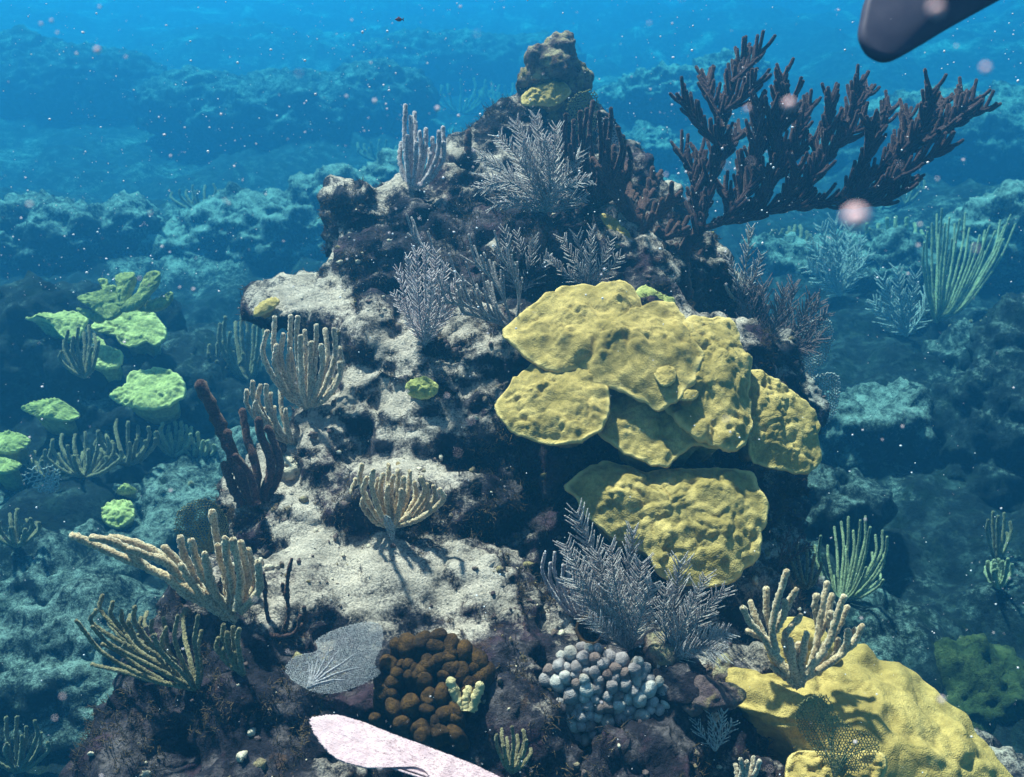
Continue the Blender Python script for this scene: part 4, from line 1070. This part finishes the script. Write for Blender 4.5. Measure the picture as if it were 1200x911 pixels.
def cup(mb, base, axis, L, r0, r1, wall, seed, flare=.2, sides=26):
    """open tube sponge: outer wall, lip, inner wall"""
    axis = unit(axis); s = np.linspace(0, 1, 14)
    Ro = r0 + (r1 - r0) * s ** .7
    P = base + axis * (s * L)[:, None]
    Pi = P[::-1][:-2]; Ri = Ro[::-1][:-2] - wall
    lip = np.stack([P[-1] + axis * wall * .5, P[-1] + axis * wall * .6])
    PP = np.concatenate([P, lip, Pi]); RR = np.concatenate([Ro, [Ro[-1] - wall * .25, Ro[-1] - wall * .75], Ri])
    # straight axis: build rings directly
    u = unit(np.cross(axis, [0.3, 1, .2])); w = np.cross(axis, u); a = np.arange(sides) * 2 * math.pi / sides
    V = PP[:, None] + RR[:, None, None] * (u * np.cos(a)[:, None] + w * np.sin(a)[:, None])[None] * (1 + .16 * perlin(np.stack([np.cos(a) * 1.4, np.sin(a) * 1.4, a * 0 + seed], -1), seed))[None, :, None]
    k = len(PP); idx = np.arange(k * sides).reshape(k, sides)
    q = np.stack([idx[:-1], np.roll(idx[:-1], -1, 1), np.roll(idx[1:], -1, 1), idx[1:]], -1).reshape(-1, 4)
    V = V.reshape(-1, 3); V = V + .06 * r1 * np.stack([perlin(V / (r1 * .7), seed + j) for j in range(3)], -1)
    mb.add(V, q)
tip = W(692, 738, 2.2); ax = unit(np.array([-.25, -.62, .72]))
t = thing('tube_sponge', 'orange brown cup sponge with a dark open mouth above the knob coral', 'sponge', tip - ax * .10)
mb = MB(); cup(mb, tip - ax * .10, ax, .10, .022, .036, .008, 5)
obj('cup', mb.mesh('cup', t.location), M['sponge_brown'], t)
tip = W(563, 778, 2.02); ax = unit(np.array([.3, -.55, .75]))
t = thing('tube_sponge', 'small orange brown tube sponge at the right end of the ochre lobed sponge', 'sponge', tip - ax * .07)
mb = MB(); cup(mb, tip - ax * .07, ax, .07, .014, .02, .006, 8)
obj('cup', mb.mesh('cup', t.location), M['sponge_brown'], t)
colony('sea_rod', 'small olive gorgonian tuft at the bottom between pink fan and knob coral', (600, 905), fan_tips((600, 905), [(582, 862), (588, 855), (594, 865), (600, 852), (606, 862), (613, 856), (617, 868), (622, 875), (590, 875)], .8, .4, 2, 5), M['rod_olive'], depth=1.9, only='none', r=.0042, seed=25, spread=.05)
colony('sea_rod', 'short yellow green finger gorgonian at the bottom edge left of the dome coral', (868, 922), fan_tips((868, 922), [(862, 897), (868, 890), (875, 893), (883, 888), (890, 892), (880, 900)], .8, .4, 2, 6), M['rod_tan'], depth=1.92, only='none', r=.0055, seed=26, spread=.03)
plume('sea_plume', 'small blue grey plume in the shade at the bottom right of the knob coral', (838, 880), [[(838, 880), (822, 860), (815, 845)], [(838, 880), (835, 855), (832, 838)], [(838, 880), (850, 862), (858, 848)], [(838, 880), (845, 850), (848, 835)]], M['plume_blue'], depth=2.0, only='none', length=.03, r=.0014, spacing=.008, seed=27, spread=.03)
# pitted blue-grey sponge
bq, dq = base_at(832, 815, only='mound')
def pitted(c, rad, seed):
    vv, ff = ico(5); vv = vv * np.array(rad); w, _ = worley(vv * 55, seed)
    vv = vv - unit(vv) * (.012 * (w < .33))[:, None] + unit(vv) * (.014 * fbm(vv * 18, 3, seed))[:, None]
    return MB().add(vv + c, ff)
rock_thing('crust_sponge', 'pitted pale blue grey sponge lump between knob coral and dome coral', 'sponge', bq, (.045, .04, .022), M['knob'], 444, voxel=.006, amp=.35, sand=-.5, extra=[(.035, .01, -.012, .03, .03, .02), (-.03, .0, -.02, .03, .03, .02)])
bq, dq = base_at(340, 548, only='mound')
tag(obj('crust_sponge', pitted(np.zeros(3), (.045, .05, .03), 7).mesh('crust_sponge'), M['pale_coral'], None, bq), 'white crusted sponge lump at the foot of the short tan gorgonian', 'sponge')
bq, dq = base_at(590, 530, only='mound')
tag(obj('rock_pillar', pitted(np.zeros(3), (.05, .06, .10), 9).mesh('rock_pillar'), M['rock'], None, bq + np.array([0, .02, -.05])), 'rounded grey rock pillar in shade under the left star coral plate', 'rock')
bq, dq = base_at(770, 770, only='mound')
for (px, py, rad, mt, lb) in [(775, 762, (.04, .04, .03), 'knob', 'mauve brown crusted rock lump at the foot of the right silver plume'), (845, 785, (.028, .03, .045), 'knob', 'small whitish pink rock nub beside the left tip of the dome coral'), (400, 905, (.06, .06, .04), 'rock', 'dark overgrown rock directly beneath the pink sea fan')]:
    c, _ = base_at(px, py, only='mound')
    rock_thing('rock_lump', lb, 'rock', c, rad, M[mt], 400 + px, voxel=.008, amp=.3)

# ------------------------------------------------------------------ left side: table corals over the gully
def table(name, label, outline, cpx, d, n, mat, seed, dome=.014, lump=.011, ls=.055, thick=.18, group=None, cat='coral'):
    p0 = W(*cpx, d)
    t = thing(name, label, cat, p0 - np.array([0, 0, .06]), group)
    mb = MB(); slab(mb, on_plane(outline, p0, n), n, dome, thick, lump, ls, seed, nr=34, na=140, under=.45, wob=.04, edge=.015)
    me = mb.mesh('plate', t.location); set_attr(me, 'rim', mb.rim); obj('plate', me, M[mat], t)
    return t
k6 = crop(0, 300, 3.504)
TN = (.0, -.42, .9)
def bed_d(px, py): 
    h = hit(px, py, 'bed'); return h[1] if h else 5.0
for nm, lb, o, c, mt, dz in [
  ('table_coral', 'bright lime oval table coral standing lowest and alone at left', k6([(455,570),(490,545),(520,525),(525,490),(570,470),(650,462),(715,478),(752,520),(755,565),(725,600),(660,622),(590,628),(520,610),(475,590)]), (172, 458), 'table', .36),
  ('table_coral', 'large lime table coral with a white worn patch, below the elkhorn coral', k6([(380,285),(430,250),(500,225),(570,213),(620,230),(650,262),(678,300),(675,335),(640,362),(590,350),(540,370),(490,350),(470,325),(400,310)]), (152, 385), 'table', .36),
  ('table_coral', 'flat lime table coral at far left behind the dark bush', k6([(110,258),(180,240),(240,232),(320,230),(357,262),(345,290),(320,330),(260,330),(200,275)]), (68, 378), 'table', .36),
  ('table_coral', 'smaller lime coral tucked under the two upper table corals', k6([(330,455),(370,430),(385,345),(420,345),(440,375),(490,390),(500,425),(480,455),(420,460),(380,455)]), (118, 416), 'table', .36),
  ('table_coral', 'dull olive flat coral below the lime ones at far left', k6([(95,625),(140,600),(200,590),(240,595),(300,625),(315,650),(280,672),(220,668),(160,655)]), (58, 480), 'table_dull', .2),
  ('table_coral', 'olive coral plate cut by the left edge, upper of two', k6([(-60,750),(-20,728),(40,722),(105,740),(112,765),(70,805),(0,810),(-60,790)]), (10, 520), 'table_dull', .2),
  ('table_coral', 'olive coral plate cut by the left edge, lower of two', k6([(-60,840),(0,825),(50,838),(80,858),(50,885),(0,892),(-60,880)]), (5, 548), 'table_dull', .2),
  ('boulder_coral', 'small green rounded brain like coral at the gully bottom left', [(119, 600), (124, 592), (135, 587), (150, 587), (156, 598), (153, 610), (138, 617), (124, 612)], (138, 602), 'table', .1),
  ('table_coral', 'tiny yellow green coral flake above the green rounded coral', [(139, 575), (146, 570), (158, 574), (156, 578), (142, 579)], (148, 575), 'table', .1)]:
    d = bed_d(*c) - dz
    table(nm, lb, o, c, d, TN, mt, 60 + int(c[0]))
# elkhorn
d = min(bed_d(140, 372), bed_d(150, 400)) - .55
el = thing('elkhorn_coral', 'pale olive elkhorn coral with broad flat upright blades, upper left', 'coral', W(140, 385, d))
for i, o in enumerate([[(320,170),(400,145),(470,125),(500,215),(450,260),(420,250),(370,210)], [(405,100),(440,100),(445,130),(480,170),(450,185),(425,140)], [(480,80),(545,72),(540,110),(520,165),(510,210),(490,190),(478,115)], [(600,75),(650,70),(645,110),(610,150),(575,200),(520,225),(495,205),(560,150)], [(320,215),(380,225),(430,250),(400,270),(340,240)], [(570,190),(640,180),(690,150),(700,165),(660,210),(580,225)]]):
    n = (.2 * math.sin(i * 2.1), -.75, .62); pts = k6(o); c = np.mean(pts, 0)
    mb = MB(); slab(mb, on_plane(pts, W(*c, d + .03 * math.sin(i * 1.7)), n), n, .012, .03, .006, .05, 80 + i, nr=18, na=90, under=.1, edge=.012)
    obj('blade', mb.mesh('blade', el.location), M['table_dull'], el)

# ------------------------------------------------------------------ rock outcrops on the seabed
def outcrop(label, px, py, rad, seed, sand=0.0, raise_=.1, extra=(), group=None, voxel=.03, mat='seabed', amp=1.5):
    h = hit(px, py, 'bed'); c = h[0] + np.array([0, rad[1] * .3, rad[2] * raise_ - .05])
    o = rock_thing('reef_outcrop', label, 'rock', c, rad, M[mat], seed, group, voxel, amp, sand, extra)
    return o
OC = [
 outcrop('long pale rock ridge slanting up behind the left shoulder of the mound', 310, 290, (.75, .6, .35), 501, 0.24, .3, [(.65, .25, .16, .6, .5, .30), (-.6, -.2, -.12, .5, .4, .25), (1.1, .5, .3, .4, .4, .25)]),
 outcrop('pale rock shelf at far left, under the dark upper blue water', 40, 290, (.7, .6, .3), 502, 0.07, .2, [(.5, .2, 0, .4, .4, .25)]),
 outcrop('dark rock hump holding the far left olive corals', 25, 420, (.55, .5, .32), 503, -0.43, .1, [(.35, -.2, -.05, .3, .3, .25)]),
 outcrop('dark reef rock carrying the lime table corals', 140, 455, (.62, .5, .28), 504, -0.48, -.2, [(.5, -.1, -.08, .35, .35, .22), (-.3, .35, .1, .5, .4, .3)]),
 outcrop('pale rubble rock in the left gully under the brown finger gorgonian', 215, 610, (.38, .35, .22), 505, 0.07, .1, [(.22, .2, .06, .25, .25, .2), (-.2, -.2, -.1, .25, .25, .15)], voxel=.022),
 outcrop('low pale rock hump at the left edge of the lower gully', 70, 700, (.40, .35, .20), 506, -0.06, .1, [(.3, .1, 0, .22, .22, .16)], voxel=.022),
 outcrop('broken pale rock pile in the bottom left corner', 120, 800, (.42, .35, .22), 507, 0.07, .2, [(-.35, -.1, -.05, .3, .3, .2), (.28, -.1, .06, .2, .25, .2)], voxel=.02),
 outcrop('pale crested rock in the right gully below the blue sea fans', 1015, 520, (.42, .3, .22), 508, 0.12, .4, [(-.3, .0, -.05, .3, .25, .15), (.3, .1, .05, .22, .2, .14)], voxel=.022),
 outcrop('small rock with a pale cap just right of the star coral skirt', 955, 600, (.26, .2, .16), 509, -0.08, .4, [(.2, .05, -.02, .14, .14, .12)], voxel=.02),
 outcrop('rock ledge with pale top at right, under the green whip gorgonian', 1148, 445, (.34, .3, .2), 510, -0.08, .4, [(.25, 0, 0, .2, .2, .15)], voxel=.022),
 outcrop('tall knobbly reef wall at the right edge mid height', 1190, 540, (.42, .4, .45), 511, -0.33, .4, [(.2, .2, .3, .4, .4, .3), (-.1, -.2, -.25, .3, .3, .25)], voxel=.022),
 outcrop('mossy green pitted rock on the pale floor at lower right', 1146, 815, (.20, .18, .11), 512, -1.08, .2, [(.10, .05, 0, .14, .14, .09)], voxel=.015, mat='moss'),
 outcrop('pale rock crest right behind the pinnacle, beneath the dark branches', 790, 130, (.9, .6, .4), 514, 0.14, .5, [(-.8, .2, -.2, .5, .4, .3), (.8, .4, .2, .6, .5, .35)]),
 outcrop('lower pale boulder right behind the pinnacle flank', 750, 205, (.6, .5, .4), 515, 0.07, .4, [(.35, .0, -.1, .3, .3, .3)]),
 outcrop('pale flat rock in the distance under the spreading dark branches', 1010, 320, (.6, .45, .25), 516, 0.12, .3, [(-.5, .1, .0, .4, .3, .2)]),
 outcrop('distant pale rock at the right edge behind the green whip gorgonian', 1185, 320, (.5, .4, .45), 517, 0.32, .5),
 outcrop('broad distant reef hump in the upper right water', 1110, 190, (1.4, 1.0, .6), 518, 0.02, .3, [(.9, .3, .2, .8, .7, .4), (-1.0, 0, -.1, .8, .6, .4)], voxel=.05),
 outcrop('broad distant reef hump left of the pinnacle top', 330, 150, (1.5, 1.1, .6), 519, -0.13, .2, [(-1.2, .3, .1, 1.0, .8, .5), (1.2, .5, .2, .9, .8, .5)], voxel=.05),
 outcrop('distant dark reef hump in the upper left corner', 80, 120, (1.6, 1.2, .7), 520, -0.28, .2, [(-1, .4, .3, 1.0, .8, .6)], voxel=.05),
 outcrop('faint far reef ridge at top centre behind everything', 520, 90, (2.0, 1.2, .7), 521, -0.18, .2, [(1.6, .4, .1, 1.2, .9, .5)], voxel=.06),
]

# ------------------------------------------------------------------ right side and background gorgonians
colony('sea_whip', 'tall yellow green whip gorgonian in two fans at the right', (1096, 378),
  fan_tips((1096, 378), [(1083, 285), (1087, 272), (1092, 262), (1098, 252), (1104, 246), (1108, 262), (1113, 256), (1119, 262), (1125, 258), (1131, 250), (1136, 268), (1116, 280), (1100, 275), (1140, 285), (1148, 276), (1154, 270), (1160, 264), (1166, 272), (1172, 258), (1178, 264), (1184, 252), (1190, 262), (1168, 285), (1155, 295), (1176, 280)], .62, .32, 3, 31),
  M['green_rod'], only='bed', r=.0095, seed=31, spread=.22, taper=.7)
plume('sea_plume', 'pale green bushy sea plume behind the dark branches at right', (984, 348), [[(984, 348), (965, 310), (950, 285)], [(984, 348), (972, 300), (962, 268)], [(984, 348), (982, 300), (978, 262)], [(984, 348), (992, 300), (996, 268)], [(984, 348), (1000, 310), (1010, 282)], [(984, 348), (1002, 322), (1018, 300)], [(984, 348), (960, 325), (948, 312)]], M['plume_blue'], only='bed', length=.13, r=.004, spacing=.02, spread=.2, seed=32, spin=.9)
plume('sea_plume', 'single upright white sea plume feather right of the dark trunk', (868, 352), [[(868, 352), (874, 310), (880, 268)], [(868, 352), (862, 325), (855, 305)], [(868, 352), (885, 320), (892, 300)]], M['plume_grey'], only='mound', length=.05, r=.0019, spacing=.010, spread=.05, seed=33)
plume('sea_plume', 'dense brown sea plume bush right of the star coral top', (888, 425), [[(888, 425), (875, 385), (868, 340)], [(888, 425), (885, 380), (880, 330)], [(888, 425), (895, 380), (895, 335)], [(888, 425), (870, 400), (862, 372)], [(888, 425), (905, 390), (912, 358)], [(888, 425), (880, 395), (872, 360)]], M['plume_brown'], depth=3.12, only='none', length=.065, r=.0017, spacing=.0065, spread=.1, seed=34, spin=.9)
plume('sea_plume', 'rounder brown sea plume bush behind the first, over the pale blue fan', (900, 425), [[(900, 425), (920, 385), (930, 335)], [(900, 425), (930, 390), (950, 350)], [(900, 425), (940, 400), (968, 368)], [(900, 425), (935, 410), (962, 395)], [(900, 425), (912, 380), (918, 340)], [(900, 425), (930, 400), (960, 355)], [(900, 425), (925, 410), (950, 410)]], M['plume_brown'], depth=3.3, only='none', length=.07, r=.0018, spacing=.0065, spread=.1, seed=35, spin=.9)
colony('sea_rod', 'pale stubby gorgonian tuft on the rock right of the dark trunk', (862, 352), fan_tips((862, 352), [(850, 325), (856, 318), (864, 322), (870, 328), (876, 332), (858, 332)], .8, .4, 2, 36), M['rod_tan'], only='mound', r=.006, seed=36, spread=.04)
colony('sea_rod', 'bushy olive gorgonian in the right gully above the dome coral', (985, 705),
  fan_tips((985, 705), [(955, 640), (962, 628), (970, 640), (978, 618), (986, 612), (994, 606), (1000, 622), (1008, 610), (1014, 606), (1020, 618), (1026, 628), (1034, 622), (1040, 630), (1036, 650), (1022, 648), (1005, 640), (990, 640), (972, 660), (1030, 668), (1015, 665), (1035, 680), (950, 660), (962, 675)], .75, .35, 4, 37),
  M['green_rod'], depth=3.1, only='bed', r=.0062, seed=37, spread=.2)
colony('sea_rod', 'feathery dark green gorgonian clump hugging the mound right of star coral skirt', (945, 690), fan_tips((945, 690), [(925, 640), (935, 632), (945, 640), (955, 650), (930, 655), (962, 660), (920, 665)], .8, .4, 3, 38), M['rod_olive'], depth=2.7, only='none', r=.005, seed=38, spread=.1)
colony('sea_whip', 'faint blue whip gorgonian in the dark water at lower right', (1168, 660), fan_tips((1168, 660), [(1158, 610), (1164, 600), (1170, 605), (1177, 602), (1184, 612), (1180, 625)], .8, .4, 2, 39), M['rod_olive'], only='bed', r=.008, seed=39, spread=.1)
plume('sea_plume', 'blue green plume bush in the shade below the green whip gorgonian', (1062, 395), [[(1062, 395), (1045, 360), (1035, 330)], [(1062, 395), (1055, 350), (1052, 318)], [(1062, 395), (1068, 355), (1072, 325)], [(1062, 395), (1080, 370), (1088, 345)], [(1062, 395), (1040, 375), (1025, 355)]], M['plume_blue'], only='bed', length=.13, r=.0045, spacing=.022, spread=.2, seed=40)
colony('sea_rod', 'dark blue rod gorgonian standing behind the tan candelabrum, left', (292, 448), fan_tips((292, 448), [(258, 380), (264, 372), (270, 390), (276, 378), (283, 370), (290, 372), (297, 382), (303, 372), (309, 380), (262, 400), (300, 400)], .8, .35, 2, 41), M['rod_olive'], only='bed', r=.0115, seed=41, spread=.15)
colony('sea_rod', 'dark bush gorgonian between the lime table corals', (100, 442), fan_tips((100, 442), [(75, 400), (80, 388), (86, 395), (92, 384), (98, 390), (104, 382), (110, 392), (116, 400), (84, 410), (108, 408), (72, 412)], .8, .35, 3, 42), M['rod_olive'], depth=4.45, only='none', r=.0085, seed=42, spread=.12)
for i, (bx, by, w, hh, lb) in enumerate([(100, 560, 45, 55, 'dim green gorgonian thicket in the dark gully left of centre'), (150, 545, 40, 50, 'dim green gorgonian in the gully below the lone lime table coral'), (205, 535, 22, 42, 'pale dotted gorgonian behind the brown finger gorgonian tip'), (232, 545, 20, 35, 'second pale dotted gorgonian nearest the brown finger gorgonian'), (60, 560, 30, 30, 'faint gorgonian bush at far left below the dull olive coral'),
    (540, 135, 45, 45, 'faint blue gorgonian in far water just left of the rock knob'), (585, 130, 25, 35, 'faint blue gorgonian touching the left side of the rock knob'), (42, 720, 10, 38, 'dark short gorgonian stub in the lower left gully'), (20, 905, 40, 60, 'dark green gorgonian in the bottom left corner'), (215, 600, 10, 45, 'dark upright stub gorgonian in the gully left of the small olive fan'), (1170, 690, 15, 40, 'faint thin gorgonian in dark water, second from right edge'), (255, 440, 35, 35, 'dim green leafy gorgonian left of the dark blue rods'), (740, 250, 25, 40, 'thin green gorgonian behind the pinnacle flank'), (445, 190, 30, 25, 'faint gorgonian in far water left of the grey upright one'), (1050, 300, 40, 45, 'hazy green gorgonian between the pale plume and the whip fans'), (925, 300, 25, 35, 'hazy gorgonian just under the spreading dark branches'), (1150, 420, 40, 45, 'dim gorgonian clump on the right ledge rock'), (1190, 430, 20, 50, 'gorgonian cut by the right edge above the knobbly wall'), (1060, 240, 30, 35, 'faint gorgonian beyond the dark branch tips'), (240, 250, 40, 35, 'faint gorgonian on the distant slope left of the mound'), (20, 640, 30, 40, 'dim gorgonian by the left edge above the lower gully')]):
    rs = random.Random(900 + i)
    tips = [(bx + w * math.sin(a) * rs.uniform(.8, 1.1), by - hh * (.55 + .45 * math.cos(a)) * rs.uniform(.8, 1.1)) for a in np.linspace(-1.3, 1.3, 9 if w > 12 else 4)]
    tips += [(bx + rs.uniform(-.6, .6) * w, by - hh * rs.uniform(.4, .8)) for _ in range(6 if w > 12 else 0)]
    h = hit(bx, by, 'bed')
    colony('sea_rod', lb, (bx, by), fan_tips((bx, by), tips, .8, .38, 2, i), M['green_rod'] if 'pale' in lb or 'thin' in lb else M['rod_olive'], only='bed', r=(.0022 if w > 12 else .0040) * h[1] * (.7 if h[1] > 8 else 1), seed=100 + i, spread=.15, sides=6)

# ------------------------------------------------------------------ swim fin, fish, drifting specks
m, nt, b = mat_new('fin_rubber')
co = nd(nt, 'ShaderNodeNewGeometry').outputs['Position']
nt.links.new(ramp(nt, noise(nt, co, 25, 4), [(.3, (.035, .042, .075)), (.7, (.06, .065, .10))]), b.inputs['Base Color']); b.inputs['Roughness'].default_value = .6
M['fin'] = m
fn = unit((.15, -.75, .6))
p0 = W(1100, 10, 1.15)
t = thing('swim_fin', 'dark blue grey rounded fin blade reaching in at the top right corner', 'swim fin', p0)
pts = on_plane([(1014, 40), (1016, 18), (1024, -10), (1050, -50), (1110, -75), (1210, -110), (1270, -80), (1225, -35), (1165, 0), (1115, 28), (1075, 52), (1048, 65), (1026, 60)], p0, fn)
mb = MB(); slab(mb, pts, fn, .018, .025, .0, .1, 90, nr=30, na=140, under=.12, edge=.010, ruffle=0.0)
obj('blade', mb.mesh('blade', p0), M['fin'], t)
ends = on_plane([(1215, -62), (1262, -92), (1330, -125)], p0, fn)
mb = MB(); rod_tube(mb, list(ends), .040, .026, 26, 18, .05, 3, 0.0)
obj('foot_pocket', mb.mesh('foot_pocket', p0), M['fin'], t)
m, nt, b = mat_new('fish_skin'); b.inputs['Base Color'].default_value = (.22, .05, .04, 1); b.inputs['Roughness'].default_value = .5; M['fish'] = m
fp = W(467, 23, 2.4)
t = thing('reef_fish', 'tiny reddish fish swimming alone near the top edge', 'fish', fp)
s = np.linspace(0, 1, 12); prof = np.sin(np.pi * s ** .75) * .0045 + .0006
mb = MB(); P = fp + np.stack([-(s - .5) * .018, s * 0, s * 0], -1); tubes(mb, P[None], prof[None], 10)
v = np.concatenate(mb.v); v[:, 1] = fp[1] + (v[:, 1] - fp[1]) * .5; mb.v = [v]
obj('body', mb.mesh('body', fp), M['fish'], t)
tv = np.array([(.008, 0, 0), (.014, 0, .005), (.0125, 0, 0), (.014, 0, -.005)]); tv = np.concatenate([tv + [0, .0005, 0], tv - [0, .0005, 0]]) + fp
obj('tail', MB().add(tv, np.array([(0, 1, 2, 3), (7, 6, 5, 4), (0, 4, 5, 1), (1, 5, 6, 2), (2, 6, 7, 3), (3, 7, 4, 0)])).mesh('tail', fp, False), M['fish'], t)
dv = np.array([(-.003, 0, .003), (.004, 0, .003), (.003, 0, .006), (-.001, 0, .0065)]); dv = np.concatenate([dv + [0, .0004, 0], dv - [0, .0004, 0]]) + fp
obj('dorsal_fin', MB().add(dv, np.array([(0, 1, 2, 3), (7, 6, 5, 4), (0, 4, 5, 1), (1, 5, 6, 2), (2, 6, 7, 3), (3, 7, 4, 0)])).mesh('dorsal_fin', fp, False), M['fish'], t)

# algal turf tufts on the rock
v = coords_of(mm); n = normals_of(mm)
vis = (v[:, 2] > .75) & (n @ unit([0, -.7, .7]) > .1) & (sand < .35) & (fbm(v * 5, 3, 333) > .02)
ids = rng.choice(np.where(vis)[0], min(9000, int(vis.sum())), replace=False)
A, Bq, Cq, RR = [], [], [], []
for i in ids:
    for k in range(4):
        d = unit(n[i] + rng.normal(0, .55, 3) + [0, 0, .3]); L = rng.uniform(.006, .024); o = v[i] + rng.normal(0, .004, 3) - n[i] * .003
        A.append(o); Bq.append(o + d * L * .5); Cq.append(o + unit(d + rng.normal(0, .3, 3)) * L); RR.append((.0011, .0010, .0005))
mb = MB(); tubes(mb, np.stack([A, Bq, Cq], 1), np.array(RR), 3, cap=False)
tag(obj('algae_turf', mb.mesh('algae_turf'), M['algae']), 'short brown algal turf covering the rock of the mound', 'algae', kind='stuff')

# rubble bits lying on the mound
vis = (v[:, 2] > .8) & (n[:, 2] > .35) & (v[:, 1] < 3.2) & (fbm(v * 6, 3, 444) > -.05)
ids = rng.choice(np.where(vis)[0], 1500, replace=False)
mbp, mbd = MB(), MB(); vi, fi = ico(2)
for c, i in enumerate(ids):
    rr = .002 + .009 * rng.random() ** 3
    q = vi * rng.uniform(.5, 1.3, 3) * rr
    q = q * (1 + .9 * fbm(vi * 1.6 + c * 3.1, 3, 9))[:, None]
    (mbp if rng.random() < .2 else mbd).add(q + v[i] + n[i] * rr * .25, fi)
for mb_, mt_, lb_ in ((mbp, 'pale_coral', 'pale broken coral rubble lying on the mound'), (mbd, 'knob', 'dark encrusted rubble lying on the mound')):
    me_ = mb_.mesh('rubble')
    tag(obj('rubble', me_, M[mt_]), lb_, 'rubble', kind='stuff')

# marine snow
m, nt, b = mat_new('pink_speck'); b.inputs['Base Color'].default_value = (.85, .68, .70, 1); b.inputs['Subsurface Weight'].default_value = .6; b.inputs['Subsurface Radius'].default_value = (.01, .008, .008); M['speck'] = m
m, nt, b = mat_new('marine_snow'); b.inputs['Base Color'].default_value = (.85, .78, .80, 1); M['snow'] = m
mb = MB(); v0s, f0s = ico(1)
N = 5200
for i in range(N):
    px = rng.uniform(-60, 1260); py = rng.uniform(-40, 950)
    if rng.random() < .55 and py > 350: py = rng.uniform(-40, 350)
    if fbm(np.array([[px / 210, py / 210, 1.5]]), 2, 3)[0] + .25 * (px / 1200) < rng.uniform(-.35, .45): continue
    d = rng.choice([rng.uniform(.35, .9), rng.uniform(.9, 2.0), rng.uniform(1.7, 3.0)], p=[.03, .40, .57])
    rp = .38 + 1.3 * rng.random() ** 6
    if d < .9: rp += 1.2
    mb.add(v0s * (rp * d / FPX) * rng.uniform(.7, 1.3, 3) + W(px, py, d), f0s)
tag(obj('marine_snow', mb.mesh('marine_snow'), M['snow']), 'pale drifting specks scattered through the water', 'plankton', kind='stuff')
for px, py, rp, d, lb in [(1003, 255, 12, .22, 'largest round pinkish drifting speck under the spreading dark branches'), (925, 122, 6, .34, 'pink round speck drifting before the dark branch tips'), (1097, 10, 7, .24, 'faint pink round speck in front of the swim fin'), (114, 59, 3.2, .55, 'small pale round speck alone in the upper left water'), (876, 128, 3, .45, 'small pink speck left of the larger one by the branches'), (1155, 80, 4, .32, 'faint grey round speck below the swim fin, near right edge')]:
    rr = rp * d / FPX
    vv, ff = ico(3)
    o = obj('drifting_speck', MB().add(vv * rr * (1 + .1 * fbm(vv * 1.5, 2, int(px)))[:, None], ff).mesh('drifting_speck'), M['speck'], None, W(px, py, d))
    tag(o, lb, 'plankton', 'drifting specks')
